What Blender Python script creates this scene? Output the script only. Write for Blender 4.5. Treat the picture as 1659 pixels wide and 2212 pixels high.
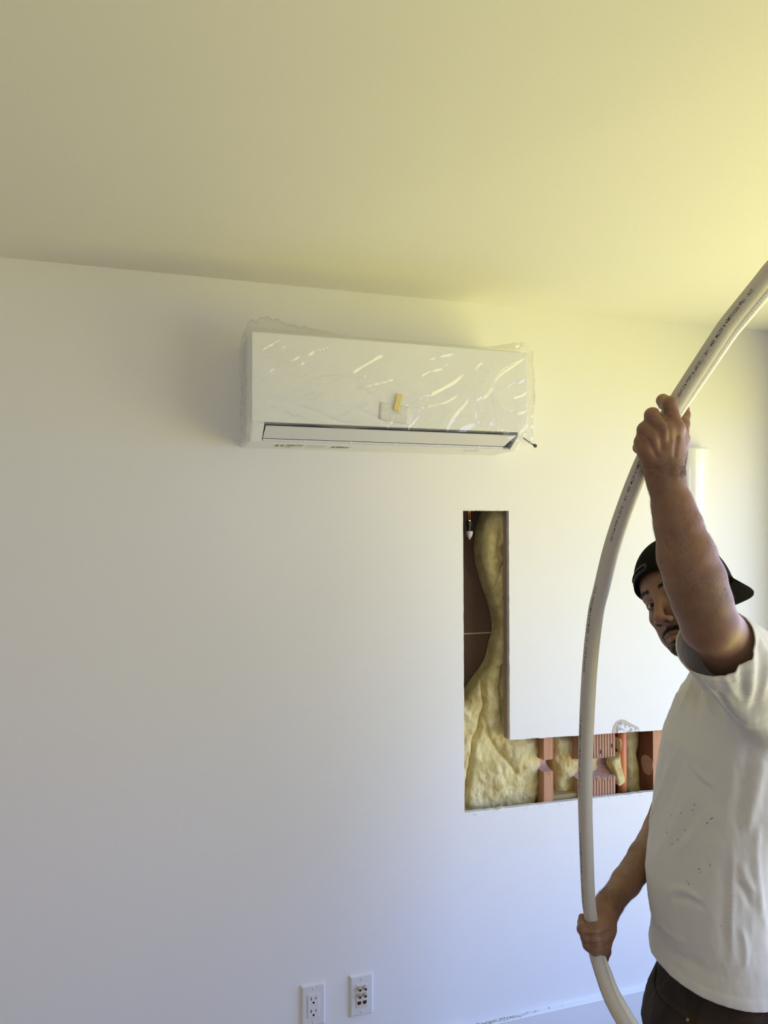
import bpy, bmesh, math, random
import numpy as np
from mathutils import Vector, Matrix, noise as mnoise
from mathutils.bvhtree import BVHTree
random.seed(7); RNG = np.random.default_rng(7)
S = bpy.context.scene
COL = S.collection
for o in list(bpy.data.objects): bpy.data.objects.remove(o)

# ------------------------------------------------------------------ camera
YAW, PIT, FPX, CX, CY = math.radians(17.5), math.radians(0.9), 1600.0, 829.5, 1106.0
CAM = np.array([0.0, -2.146, 1.75])
_z = np.array([0, 0, 1.0]); _fw = np.array([math.sin(YAW), math.cos(YAW), 0.0])
CR = np.array([math.cos(YAW), -math.sin(YAW), 0.0])
CF = math.cos(PIT)*_fw + math.sin(PIT)*_z
CU = math.cos(PIT)*_z - math.sin(PIT)*_fw
cd = bpy.data.cameras.new('camera'); cam = bpy.data.objects.new('camera', cd); COL.objects.link(cam)
cd.sensor_fit = 'VERTICAL'; cd.sensor_height = 36.0; cd.lens = FPX/2212*36.0
cd.clip_start = 0.02; cd.clip_end = 200
M = Matrix.Identity(4)
for i, v in enumerate((CR, CU, -CF)):
    for j in range(3): M[j][i] = float(v[j])
for j in range(3): M[j][3] = float(CAM[j])
cam.matrix_world = M
S.camera = cam

# ------------------------------------------------------------------ exposure, daylight
S.view_settings.view_transform = 'Standard'; S.view_settings.look = 'None'
S.view_settings.gamma = 1.0; S.view_settings.use_curve_mapping = False
S.view_settings.exposure = 0.0
S.cycles.max_bounces = 10; S.cycles.diffuse_bounces = 7; S.cycles.transparent_max_bounces = 16
S.cycles.sample_clamp_indirect = 6.0
SKY_COL, SKY_STR = (0.95, 2.25, 5.6), 1.04
LAWN_COL, LAWN_STR = (4.2, 3.88, 1.25), 1.04
HOR_COL, HOR_STR = (2.75, 2.9, 4.35), 1.04
w = bpy.data.worlds.new('world'); S.world = w; w.use_nodes = True
nt = w.node_tree; nt.nodes.clear()
out = nt.nodes.new('ShaderNodeOutputWorld'); bg = nt.nodes.new('ShaderNodeBackground')
tc = nt.nodes.new('ShaderNodeTexCoord'); sp = nt.nodes.new('ShaderNodeSeparateXYZ')
mr = nt.nodes.new('ShaderNodeMapRange'); mr.inputs[1].default_value = -1; mr.inputs[2].default_value = 1
cr = nt.nodes.new('ShaderNodeValToRGB'); e = cr.color_ramp.elements
_st = [(0.0, LAWN_COL, LAWN_STR), (.38, LAWN_COL, LAWN_STR), (.45, HOR_COL, HOR_STR), (.60, HOR_COL, HOR_STR), (.68, SKY_COL, SKY_STR), (1.0, SKY_COL, SKY_STR)]
for _ in range(4): e.new(.5)
for _k, (_p, _c, _v) in zip(e, _st): _k.position = _p; _k.color = tuple(c*_v/10 for c in _c)+(1,)
nt.links.new(tc.outputs['Generated'], sp.inputs[0]); nt.links.new(sp.outputs[2], mr.inputs[0])
nt.links.new(mr.outputs[0], cr.inputs[0]); nt.links.new(cr.outputs[0], bg.inputs[0])
bg.inputs[1].default_value = 10.0
nt.links.new(bg.outputs[0], out.inputs[0])
# right window opening and added rear fill opening: (wall, centre, width, height); each gets a sampling portal
WIN_R = (-1.75, 3.1, 0.12, 2.15)      # right wall: centre y, width, z0, z1
WIN_FILL = (-1.2, 1.6, 0.8, 2.1)             # added unseen fill window in the rear wall: centre x, width, z0, z1
RX, LX, BY, CZ, FZ = 2.17, -3.0, -5.2, 2.449, 0.0
def portal(name, loc, direction, wd, ht):
    l = bpy.data.lights.new(name, 'AREA'); l.shape = 'RECTANGLE'; l.size = wd; l.size_y = ht
    l.cycles.is_portal = True
    o = bpy.data.objects.new(name, l); COL.objects.link(o); o.location = loc
    o.rotation_euler = Vector(direction).to_track_quat('-Z', 'Y').to_euler()
portal('window_daylight', (RX+0.10, WIN_R[0], (WIN_R[2]+WIN_R[3])/2), (-1, 0, 0), WIN_R[1], WIN_R[3]-WIN_R[2])
portal('rear_fill_daylight', (WIN_FILL[0], BY-0.10, (WIN_FILL[2]+WIN_FILL[3])/2), (0, 1, 0), WIN_FILL[1], WIN_FILL[3]-WIN_FILL[2])  # daylight through the added opening, fills the left of the room

# ------------------------------------------------------------------ helpers
def ray(px, py): return (px-CX)/FPX*CR - (py-CY)/FPX*CU + CF
def W(px, py, y=0.0):                 # where the sight line of a photo point meets the plane at depth y
    d = ray(px, py); return CAM + d*((y-CAM[1])/d[1])
def C(px, py, Z): return CAM + ray(px, py)*Z
def link(o, parent=None):
    COL.objects.link(o)
    if parent is not None: o.parent = parent
    return o
def newobj(name, me, m=None, parent=None, smooth=False):
    if m is not None:
        for mm in (m if isinstance(m, (list, tuple)) else [m]): me.materials.append(mm)
    if smooth:
        me.polygons.foreach_set('use_smooth', [True]*len(me.polygons)); me.update()
    return link(bpy.data.objects.new(name, me), parent)
def obj(name, bm, m=None, parent=None, smooth=False):
    me = bpy.data.meshes.new(name); bm.normal_update(); bm.to_mesh(me); bm.free()
    return newobj(name, me, m, parent, smooth)
def pymesh(name, vs, fs, m=None, parent=None, smooth=False):
    me = bpy.data.meshes.new(name)
    me.from_pydata([tuple(map(float, v)) for v in vs], [], [tuple(map(int, f)) for f in fs]); me.update()
    return newobj(name, me, m, parent, smooth)
def tag(o, label=None, cat=None, group=None, kind=None):
    if label: o['label'] = label
    if cat: o['category'] = cat
    if group: o['group'] = group
    if kind: o['kind'] = kind
    return o
def thing(name, label, cat, loc=(0, 0, 0), group=None):
    o = bpy.data.objects.new(name, None); link(o); o.location = loc; o.empty_display_size = 0.05
    return tag(o, label, cat, group)
def rel(parent, o):                   # keep world placement when the parent empty is not at the origin
    o.parent = parent; o.location = -Vector(parent.location); return o
def box(bm, x0, x1, y0, y1, z0, z1, bev=0.0, seg=2):
    vs = [bm.verts.new((x, y, z)) for x in (x0, x1) for y in (y0, y1) for z in (z0, z1)]
    fs = [bm.faces.new([vs[i] for i in f]) for f in ((0,1,3,2),(4,6,7,5),(0,4,5,1),(2,3,7,6),(0,2,6,4),(1,5,7,3))]
    if bev: 
        es = list({e for f in fs for e in f.edges})
        bmesh.ops.bevel(bm, geom=es, offset=bev, segments=seg, affect='EDGES', profile=0.5)
    return fs
def frames(pts, up=None):             # parallel-transport frames along a polyline
    pts = np.asarray(pts, float); T = np.gradient(pts, axis=0); T /= np.linalg.norm(T, axis=1)[:, None]
    u = np.array(up if up is not None else (0, 0, 1.0), float)
    if abs(u @ T[0]) > .9: u = np.array((0, 1.0, 0))
    Ns = []; n = u - (u@T[0])*T[0]; n /= np.linalg.norm(n)
    for t in T:
        n = n - (n@t)*t; n /= np.linalg.norm(n); Ns.append(n.copy())
    Ns = np.array(Ns); return T, Ns, np.cross(T, Ns)
def spline(P, n):                     # Catmull-Rom through control points
    P = np.asarray(P, float); Q = np.vstack([2*P[0]-P[1], P, 2*P[-1]-P[-2]]); m = len(P)-1
    t = np.linspace(0, m, n); i = np.minimum(t.astype(int), m-1); f = (t-i)[:, None]
    a, b, c, d = Q[i], Q[i+1], Q[i+2], Q[i+3]
    return .5*((2*b)+(-a+c)*f+(2*a-5*b+4*c-d)*f**2+(-a+3*b-3*c+d)*f**3)
def tube(bm, pts, r, seg=12, caps=True, up=None, sq=1.0):
    pts = np.asarray(pts, float); T, N, B = frames(pts, up); n = len(pts)
    r = np.broadcast_to(np.asarray(r, float), (n,)) if np.ndim(r) < 2 else r
    rings = []
    for i in range(n):
        rings.append([bm.verts.new(tuple(pts[i] + r[i]*(math.cos(a)*N[i] + sq*math.sin(a)*B[i])))
                      for a in (2*math.pi*k/seg for k in range(seg))])
    for a, b in zip(rings, rings[1:]):
        for k in range(seg): bm.faces.new((a[k], a[(k+1) % seg], b[(k+1) % seg], b[k]))
    if caps: bm.faces.new(rings[0][::-1]); bm.faces.new(rings[-1])
def lathe(bm, prof, M4, seg=24):      # prof: (radius, height) along local z, placed by M4
    rings = []
    for r, h in prof:
        rings.append([bm.verts.new(M4 @ Vector((r*math.cos(2*math.pi*k/seg), r*math.sin(2*math.pi*k/seg), h))) for k in range(seg)])
    for a, b in zip(rings, rings[1:]):
        for k in range(seg): bm.faces.new((a[k], a[(k+1) % seg], b[(k+1) % seg], b[k]))
    bm.faces.new(rings[0][::-1]); bm.faces.new(rings[-1])
def fbm(x, y, s, seed=0, octs=4):
    v = 0; a = 1; t = 0
    for o in range(octs):
        v += a*mnoise.noise((x/s*2**o+seed*7.3, y/s*2**o-seed*3.1, seed*1.7)); t += a; a *= .5
    return v/t

# ------------------------------------------------------------------ materials
def mat(name, col, rough=.6, metal=0, bump=None, var=None, spec=.5, sss=None, coat=0, trans=0, alpha=1):
    m = bpy.data.materials.new(name); m.use_nodes = True; n = m.node_tree; b = n.nodes['Principled BSDF']
    b.inputs['Base Color'].default_value = (*col, 1); b.inputs['Roughness'].default_value = rough
    b.inputs['Metallic'].default_value = metal; b.inputs['Specular IOR Level'].default_value = spec
    b.inputs['Coat Weight'].default_value = coat
    if trans: b.inputs['Transmission Weight'].default_value = trans
    if sss:
        b.inputs['Subsurface Weight'].default_value = sss[0]; b.inputs['Subsurface Radius'].default_value = sss[1]
        b.inputs['Subsurface Scale'].default_value = sss[2]
    tcn = n.nodes.new('ShaderNodeTexCoord')
    if var:                             # (second colour, scale, (stretch xyz), contrast)
        c2, sc, st, k = var
        mp = n.nodes.new('ShaderNodeMapping'); mp.inputs['Scale'].default_value = st
        nz = n.nodes.new('ShaderNodeTexNoise'); nz.inputs['Scale'].default_value = sc; nz.inputs['Detail'].default_value = 6
        rp = n.nodes.new('ShaderNodeValToRGB')
        rp.color_ramp.elements[0].position = .5-k; rp.color_ramp.elements[1].position = .5+k
        rp.color_ramp.elements[0].color = (*col, 1); rp.color_ramp.elements[1].color = (*c2, 1)
        n.links.new(tcn.outputs['Object'], mp.inputs[0]); n.links.new(mp.outputs[0], nz.inputs[0])
        n.links.new(nz.outputs[0], rp.inputs[0]); n.links.new(rp.outputs[0], b.inputs['Base Color'])
    if bump:                            # (scale, strength, (stretch))
        sc, stg, st = bump
        mp = n.nodes.new('ShaderNodeMapping'); mp.inputs['Scale'].default_value = st
        nz = n.nodes.new('ShaderNodeTexNoise'); nz.inputs['Scale'].default_value = sc; nz.inputs['Detail'].default_value = 5
        bp = n.nodes.new('ShaderNodeBump'); bp.inputs['Strength'].default_value = stg; bp.inputs['Distance'].default_value = .002
        n.links.new(tcn.outputs['Object'], mp.inputs[0]); n.links.new(mp.outputs[0], nz.inputs[0])
        n.links.new(nz.outputs[0], bp.inputs['Height']); n.links.new(bp.outputs[0], b.inputs['Normal'])
    return m
# ================================================================== THE ROOM
paint = mat('wall_paint', (.80, .80, .79), .75, bump=(160, .12, (1, 1, 1)))
ceil_paint = mat('ceiling_paint', (.80, .79, .77), .85, bump=(120, .10, (1, 1, 1)))
trim_paint = mat('trim_paint', (.74, .74, .74), .45)
lit_ledge_paint = mat('lit_ledge_paint', (.84, .84, .84), .5)  # lighter copy of the trim colour, stands in for light on the ledge
gypsum = mat('gypsum_core', (.72, .70, .66), .95, bump=(300, .5, (1, 1, 1)))
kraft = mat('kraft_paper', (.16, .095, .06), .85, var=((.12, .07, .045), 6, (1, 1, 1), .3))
floor_m = mat('oak_floor', (.36, .26, .17), .45, var=((.28, .19, .12), 3, (1, 14, 1), .3))
dark_m = mat('black_plastic', (.012, .012, .013), .35)
# hole outline on the wall (x, z), slightly ragged as if sawn by hand
xa, xb, xd = .937, 1.0965, 1.86
zt, zi, zb = 1.790, 1.055, .840
def ragged(p, q, n, amp, seed):
    p, q = np.array(p), np.array(q); d = (q-p)/np.linalg.norm(q-p); nn = np.array((-d[1], d[0]))
    return [p+(q-p)*i/n + nn*amp*mnoise.noise((i*.9, seed, 0)) for i in range(n)]
hole = (ragged((xa, zt), (xb, zt+.001), 10, .0018, 1) + ragged((xb, zt+.001), (xb+.0015, zi+.004), 36, .0016, 2)
        + ragged((xb+.0015, zi+.004), (xd, zi-.018), 40, .0030, 3) + ragged((xd, zi-.018), (xd, zb-.006), 8, .001, 4)
        + ragged((xd, zb-.006), (xa+.004, zb+.006), 50, .0040, 5) + ragged((xa+.004, zb+.006), (xa, zt), 40, .0018, 6))
T_DRY = .016
bm = bmesh.new()
outer = [(LX-.1, FZ-.05), (RX+.15, FZ-.05), (RX+.15, CZ+.05), (LX-.1, CZ+.05)]
vo = [bm.verts.new((x, 0, z)) for x, z in outer]; vh = [bm.verts.new((p[0], 0, p[1])) for p in hole]
eo = [bm.edges.new((vo[i], vo[(i+1) % 4])) for i in range(4)]
eh = [bm.edges.new((vh[i], vh[(i+1) % len(vh)])) for i in range(len(vh))]
bmesh.ops.triangle_fill(bm, edges=eo+eh, use_beauty=True, normal=(0, -1, 0))
ff = list(bm.faces)
vb = [bm.verts.new((v.co.x, T_DRY, v.co.z)) for v in vh]
side = [bm.faces.new((vh[i], vh[(i+1) % len(vh)], vb[(i+1) % len(vh)], vb[i])) for i in range(len(vh))]
for f in side: f.material_index = 1
vob = [bm.verts.new((x, T_DRY, z)) for x, z in outer]
eb = [bm.edges.new((vob[i], vob[(i+1) % 4])) for i in range(4)]
ehb = [bm.edges.get((vb[i], vb[(i+1) % len(vh)])) for i in range(len(vh))]
r = bmesh.ops.triangle_fill(bm, edges=eb+ehb, use_beauty=True, normal=(0, 1, 0))
for g in r['geom']:
    if isinstance(g, bmesh.types.BMFace): g.material_index = 2
wall = obj('wall_front', bm, [paint, gypsum, kraft]); tag(wall, kind='structure')
# crumbs and lifted paper along the sawn edges
crumb_m = mat('paper_flakes', (.82, .81, .79), .9)
bm = bmesh.new(); rr = random.Random(3)
def flake(x, z, s):
    s *= .55
    n = rr.randint(4, 6); a0 = rr.random()*6
    ps = [(x+s*rr.uniform(.5, 1)*math.cos(a0+6.283*k/n)*1.5, z+s*rr.uniform(.4, 1)*math.sin(a0+6.283*k/n)) for k in range(n)]
    f = [bm.verts.new((px_, -.0006-rr.random()*.003, pz_)) for px_, pz_ in ps]; b = [bm.verts.new((px_, .0005, pz_)) for px_, pz_ in ps]
    bm.faces.new(f); [bm.faces.new((f[i], f[(i+1) % n], b[(i+1) % n], b[i])) for i in range(n)]
for i in range(44): x = rr.uniform(xa, xd); flake(x, zb+.004-(x-xa)*.012-rr.random()*.008, rr.uniform(.001, .0035))
for i in range(16): x = rr.uniform(xb, xd); flake(x, zi-(x-xb)*.023+rr.random()*.006+.004, rr.uniform(.001, .003))
for i in range(26): x = rr.uniform(xa, xb); flake(x, zt+.001+rr.random()*.002, rr.uniform(.001, .003))
for i in range(10): flake(xb+rr.random()*.01, rr.uniform(zi, zt), rr.uniform(.0006, .0015))
fl = obj('paper_flakes', bm, crumb_m, wall)
# torn facing and bare gypsum where a chip broke out above the lower cut
def patch(name, pts, m, y0, y1, parent, amp=0, sub=0):
    bm = bmesh.new(); f = [bm.verts.new((p[0], y0, p[2])) for p in pts]; b = [bm.verts.new((p[0], y1, p[2])) for p in pts]
    n = len(pts); face = bm.faces.new(f); [bm.faces.new((f[i], f[(i+1) % n], b[(i+1) % n], b[i])) for i in range(n)]
    if sub:
        bmesh.ops.triangulate(bm, faces=[face])
        for _ in range(sub): bmesh.ops.subdivide_edges(bm, edges=[e for e in bm.edges if abs(e.verts[0].co.y-y0) < 1e-6+amp and abs(e.verts[1].co.y-y0) < 1e-6+amp], cuts=1, use_grid_fill=True)
        for v in bm.verts:
            if abs(v.co.y-y1) > 1e-6: v.co.y += amp*mnoise.noise(v.co*260)
    bmesh.ops.recalc_face_normals(bm, faces=bm.faces)
    return obj(name, bm, m, parent)
torn = [W(x, y) for x, y in [(1322, 1584), (1325, 1569), (1331, 1559), (1341, 1554), (1350, 1555), (1362, 1562), (1379, 1571), (1382, 1580)]]
patch('torn_paper', torn, mat('torn_brown_paper', (.52, .46, .38), .9), -.0012, .001, wall)
chip = [W(x, y) for x, y in [(1333, 1583), (1332, 1573), (1335, 1564), (1342, 1557), (1347, 1560), (1353, 1566), (1368, 1571), (1378, 1575), (1379, 1579)]]
patch('bare_gypsum', chip, mat('bare_gypsum', (.80, .79, .80), .95, var=((.35, .34, .36), 120, (1, 1, 1), .12)), -.003, .001, wall, .0022, 2)
# cavity lining, floor, ceiling, other walls
def slab(name, x0, x1, y0, y1, z0, z1, m):
    bm = bmesh.new(); box(bm, x0, x1, y0, y1, z0, z1); return tag(obj(name, bm, m), kind='structure')
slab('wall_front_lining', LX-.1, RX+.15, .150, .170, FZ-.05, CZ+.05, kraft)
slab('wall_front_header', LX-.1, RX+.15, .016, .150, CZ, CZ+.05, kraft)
slab('floor', LX-.1, RX+.15, BY-.1, .16, FZ-.05, FZ, floor_m)
slab('ceiling', LX-.1, RX+.15, BY-.1, .16, CZ, CZ+.05, ceil_paint)
bounce_paint = mat('warm_bounce_paint', (.78, .73, .64), .8)  # unseen walls given a warm colour to cut the blue bounce light
slab('wall_left', LX-.1, LX, BY-.1, .16, FZ, CZ, bounce_paint)
def wall_with_opening(name, axis, c, t, a0, a1, o0, o1, z0, z1):
    bm = bmesh.new()
    for (p, q, r0, r1) in ((a0, o0, FZ, CZ), (o1, a1, FZ, CZ), (o0, o1, FZ, z0), (o0, o1, z1, CZ)):
        if axis == 'x': box(bm, c, c+t, p, q, r0, r1)
        else: box(bm, p, q, c, c+t, r0, r1)
    return tag(obj(name, bm, paint if axis == 'x' else bounce_paint), kind='structure')
wall_with_opening('wall_right', 'x', RX, .12, BY-.1, .16, WIN_R[0]-WIN_R[1]/2, WIN_R[0]+WIN_R[1]/2, WIN_R[2], WIN_R[3])
wall_with_opening('wall_rear', 'y', BY-.12, .12, LX-.1, RX+.12, WIN_FILL[0]-WIN_FILL[1]/2, WIN_FILL[0]+WIN_FILL[1]/2, WIN_FILL[2], WIN_FILL[3])
def wframe(name, axis, c, o0, o1, z0, z1, nm):
    bm = bmesh.new(); s = .045
    bars = [(o0, o0+s, z0, z1), (o1-s, o1, z0, z1), (o0+s, o1-s, z0, z0+s), (o0+s, o1-s, z1-s, z1)]
    for k in range(1, nm+1): m_ = o0+(o1-o0)*k/(nm+1); bars.append((m_-s/2, m_+s/2, z0+s, z1-s))
    for (p, q, r0, r1) in bars:
        if axis == 'x': box(bm, c+.03, c+.08, p, q, r0, r1, .003)
        else: box(bm, p, q, c+.03, c+.08, r0, r1, .003)
    return tag(obj(name, bm, trim_paint), kind='structure')
wframe('window_1', 'x', RX, WIN_R[0]-WIN_R[1]/2, WIN_R[0]+WIN_R[1]/2, WIN_R[2], WIN_R[3], 1)
wframe('added_fill_window', 'y', BY-.12, WIN_FILL[0]-WIN_FILL[1]/2, WIN_FILL[0]+WIN_FILL[1]/2, WIN_FILL[2], WIN_FILL[3], 1)  # frame of the added fill window, out of view
# skirting: flat board, ledge coloured lighter for light on its top, dusted with debris
bm = bmesh.new(); box(bm, LX, RX, -.018, 0, FZ, .1835)
bb = tag(obj('baseboard_front', bm, trim_paint), kind='structure')
bm = bmesh.new(); box(bm, LX, RX, -.0188, 0, .1836, .1870, .0012)
obj('ledge', bm, lit_ledge_paint, bb)
bm = bmesh.new()
for i in range(420):
    x = .94+abs(random.gauss(0, .13)); 
    if x > 1.35: continue
    s = random.uniform(.0006, .0022); y = -random.uniform(.002, .015)*(1 if x < 1.15 else .5)
    vs = [bm.verts.new((x+random.uniform(-s, s)*1.6, y+random.uniform(-s, s), .187+random.uniform(0, s))) for _ in range(4)]
    for f in ((0,1,2),(0,1,3),(0,2,3),(1,2,3)): bm.faces.new([vs[j] for j in f])
obj('debris', bm, mat('sawdust', (.30, .23, .15), .9), bb)['kind'] = 'stuff'
# ================================================================== AIR CONDITIONER
ac_white = mat('ac_white_plastic', (.82, .83, .88), .35)
ac_panel = mat('ac_panel_gloss', (.87, .89, .95), .3)  # cool tint puts extra sky light into the panel colour
louver_m = mat('ac_louver', (.70, .70, .75), .4)
sticker_w = mat('sticker_paper', (.74, .73, .69), .6); sticker_d = mat('sticker_ink', (.12, .11, .10), .6)
ax0, ax1 = .243, 1.0555
ac = thing('air_conditioner', 'white wall-mounted split air conditioner unit still wrapped in clear film', 'air conditioner', (.65, 0, 1.968))
def ac_sections(bm, prof, xs, rnd, r=.014):
    rings = []
    for x in xs:
        t = min(x-ax0, ax1-x); o = r-math.sqrt(max(0, r*r-(r-t)**2)) if (t < r and rnd) else 0
        ring = []
        for (y, z) in prof:
            k = min(1, abs(y)/.1); zz = z + (-o if z > 2.2 else (o*.6 if z < 1.99 else 0))
            ring.append(bm.verts.new((x, y+o*k, zz)))
        rings.append(ring)
    n = len(prof)
    for a, b in zip(rings, rings[1:]):
        for i in range(n): bm.faces.new((a[i], a[(i+1) % n], b[(i+1) % n], b[i]))
    bm.faces.new(rings[0][::-1]); bm.faces.new(rings[-1])
    return rings
front_arc = [(0, 2.262), (-.165, 2.262), (-.180, 2.260), (-.190, 2.255), (-.196, 2.246), (-.198, 2.235)]
end_prof = front_arc + [(-.1985, 2.020), (-.197, 2.008), (-.190, 2.001), (-.153, 1.976), (-.147, 1.9715), (-.140, 1.9695), (0, 1.967)]
mid_prof = front_arc + [(-.1985, 2.020), (-.170, 2.018), (-.125, 2.012), (-.118, 2.0), (-.122, 1.986), (-.143, 1.9775), (-.147, 1.9715), (-.140, 1.9695), (0, 1.967)]
lx0, lx1 = .284, 1.026
arc = lambda a, b, s: [a + (b-a)*(1-math.cos(math.pi/2*k/6)) for k in range(7)]
bm = bmesh.new()
ac_sections(bm, end_prof, arc(ax0, ax0+.014, 1) + [ax0+.02, lx0], True)
ac_sections(bm, mid_prof, [lx0, .5, .8, lx1], False)
ac_sections(bm, end_prof, [lx1, ax1-.02] + [ax1-(x-ax0) for x in arc(ax0, ax0+.014, 1)][::-1], True)
bmesh.ops.recalc_face_normals(bm, faces=bm.faces)
casing = rel(ac, obj('casing', bm, ac_white))
bm = bmesh.new(); box(bm, lx0+.002, lx1-.002, -.1245, -.1192, 1.988, 2.010)
rel(ac, obj('outlet_grille', bm, dark_m))
bm = bmesh.new()
for k in range(44):
    x = lx0+.012+k*.0168; box(bm, x, x+.0012, -.165, -.126, 1.992, 2.010)
rel(ac, obj('outlet_vanes', bm, dark_m))
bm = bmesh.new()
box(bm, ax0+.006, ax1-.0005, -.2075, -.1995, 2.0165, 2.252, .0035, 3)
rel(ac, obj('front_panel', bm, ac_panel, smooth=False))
# louver flap, tilted, with its thin lower channel
def flap(x0, x1, x2, x3, a, b, th, m, name, parent):
    (ya, za), (yb, zb_) = a, b; d = np.array((yb-ya, zb_-za)); d /= np.linalg.norm(d); n = np.array((d[1], -d[0]))*th
    bm = bmesh.new()
    c = [(x0, ya, za), (x1, ya, za), (x3, yb, zb_), (x2, yb, zb_)]
    f = [bm.verts.new(p) for p in c]; bk = [bm.verts.new((p[0], p[1]-n[0], p[2]-n[1])) for p in c]
    bm.faces.new(f); bm.faces.new(bk[::-1]); [bm.faces.new((f[i], f[(i+1) % 4], bk[(i+1) % 4], bk[i])) for i in range(4)]
    bmesh.ops.bevel(bm, geom=list(bm.edges), offset=.0008, segments=2, affect='EDGES'); bmesh.ops.recalc_face_normals(bm, faces=bm.faces)
    return rel(parent, obj(name, bm, m))
louver = flap(.2885, 1.0205, .2865, 1.003, (-.1965, 2.0065), (-.1528, 1.9795), .0035, louver_m, 'louver', ac)
bm = bmesh.new(); box(bm, .287, 1.0, -.1520, -.1455, 1.9735, 1.9787, .0005)
rel(ac, obj('drip_channel', bm, louver_m))
for x in (.40, .53, .66, .79, .92): bm = bmesh.new(); box(bm, x, x+.005, -.1526, -.1465, 1.9732, 1.979, .0005); rel(ac, obj('channel_clip', bm, ac_white))
# printed stickers on the underside
def under(name, x0, x1, y0, y1, m, bars=()):
    bm = bmesh.new(); zz = 1.9669
    f = bm.faces.new([bm.verts.new(p) for p in ((x0, y0, zz-.018*y0), (x1, y0, zz-.018*y0), (x1, y1, zz-.018*y1), (x0, y1, zz-.018*y1))])
    fl_ = [f]
    for (a, b, c, d) in bars:
        g = bm.faces.new([bm.verts.new(p) for p in ((x0+a, y0+c, zz-.0002-.018*(y0+c)), (x0+b, y0+c, zz-.0002-.018*(y0+c)), (x0+b, y0+d, zz-.0002-.018*(y0+d)), (x0+a, y0+d, zz-.0002-.018*(y0+d)))]); g.material_index = 1
    return rel(ac, obj(name, bm, m))
for args in (('rating_sticker', .328, .412, -.118, -.04, [(.004, .012, .02, .05), (.018, .026, .02, .045), (.034, .058, .012, .03), (.060, .078, .010, .024), (.034, .05, .05, .06)]),
             ('label_sticker', .418, .476, -.118, -.05, [(.006, .05, .03, .032)]),
             ('warning_sticker', .486, .548, -.112, -.05, [(.006, .016, .014, .04), (.018, .044, .010, .034), (.047, .055, .014, .036)])):
    under(args[0], *args[1:5], [sticker_w, sticker_d], args[5])
bm = bmesh.new(); box(bm, .895, .945, -.11, -.105, 1.9655, 1.9685, .0008); rel(ac, obj('latch_slot', bm, louver_m))

# ---- clear protective film draped over the unit
film_m = bpy.data.materials.new('clear_film'); film_m.use_nodes = True
n = film_m.node_tree; n.nodes.clear()
o_ = n.nodes.new('ShaderNodeOutputMaterial'); tr = n.nodes.new('ShaderNodeBsdfTransparent'); tr.inputs[0].default_value = (.995, .995, .995, 1)
gl = n.nodes.new('ShaderNodeBsdfGlossy'); gl.inputs['Roughness'].default_value = .12
df = n.nodes.new('ShaderNodeBsdfDiffuse'); df.inputs[0].default_value = (.85, .86, .86, 1)
fr = n.nodes.new('ShaderNodeFresnel'); fr.inputs[0].default_value = 1.5
mu = n.nodes.new('ShaderNodeMath'); mu.operation = 'MULTIPLY_ADD'; mu.inputs[1].default_value = 1.0; mu.inputs[2].default_value = .045; mx_ = n.nodes.new('ShaderNodeMath'); mx_.operation = 'MINIMUM'; mx_.inputs[1].default_value = .28; mu.use_clamp = True
m1 = n.nodes.new('ShaderNodeMixShader'); m2 = n.nodes.new('ShaderNodeMixShader'); m1.inputs[0].default_value = .07
n.links.new(tr.outputs[0], m1.inputs[1]); n.links.new(df.outputs[0], m1.inputs[2])
n.links.new(fr.outputs[0], mu.inputs[0]); n.links.new(mu.outputs[0], mx_.inputs[0]); n.links.new(mx_.outputs[0], m2.inputs[0])
n.links.new(m1.outputs[0], m2.inputs[1]); n.links.new(gl.outputs[0], m2.inputs[2]); n.links.new(m2.outputs[0], o_.inputs[0])
FOLDS = [  # photo points on the panel, height (m, + outward), half width (m), sharp
 ([(755,736),(675,758),(629,777),(590,795),(567,813)], .0030, .0040), ([(608,731),(581,745),(556,761)], .0030, .0035),
 ([(837,756),(796,781),(746,811)], .0030, .0055), ([(860,816),(812,827),(762,841)], .0028, .004), ([(745,806),(700,810),(670,818)], .0020, .005),
 ([(569,859),(617,887),(675,903)], .0028, .0045), ([(622,871),(686,891),(732,912),(800,921)], -.0032, .004), ([(769,882),(819,905),(846,923)], -.0028, .0035),
 ([(1043,780),(1024,794),(1018,816),(1019,849),(1024,883),(1027,905)], .0075, .0050), ([(1011,840),(1005,866),(981,893),(966,917),(960,934)], .0065, .0045),
 ([(1003,804),(978,823),(945,842),(916,854)], .0050, .0050), ([(1140,768),(1089,794),(1065,816),(1056,835),(1042,859)], .0140, .0070),
 ([(1060,845),(1059,869),(1070,917),(1081,952)], .0050, .0028), ([(1064,845),(1080,883),(1082,905),(1081,951)], .0080, .0045),
 ([(884,878),(950,871),(993,850)], .0035, .0035), ([(886,880),(884,905),(880,928)], .0030, .0020), ([(902,900),(884,920),(880,930)], .0030, .002),
 ([(640,905),(620,880),(600,868)], .0020, .004), ([(900,790),(940,770),(990,760)], .0025, .006), ([(900,815),(930,800),(960,795)], .002, .004),
 ([(700,745),(660,770),(640,800)], .002, .006), ([(620,742),(590,765),(560,775)], .0018, .004), ([(1100,860),(1130,850),(1140,830)], .004, .004),
 ([(1095,880),(1120,890),(1140,884)], .003, .003), ([(1120,935),(1133,915),(1138,890)], .006, .005), ([(850,905),(838,918),(830,930)], .0025, .003)]
fold_pts = []
for pl, h_, w_ in FOLDS:
    p3 = np.array([W(x, y, -.2085)[[0, 2]] for x, y in pl]); p3 = np.array(spline(np.c_[p3, np.zeros(len(p3))], 40))[:, :2]
    fold_pts.append((p3, h_, w_))
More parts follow.
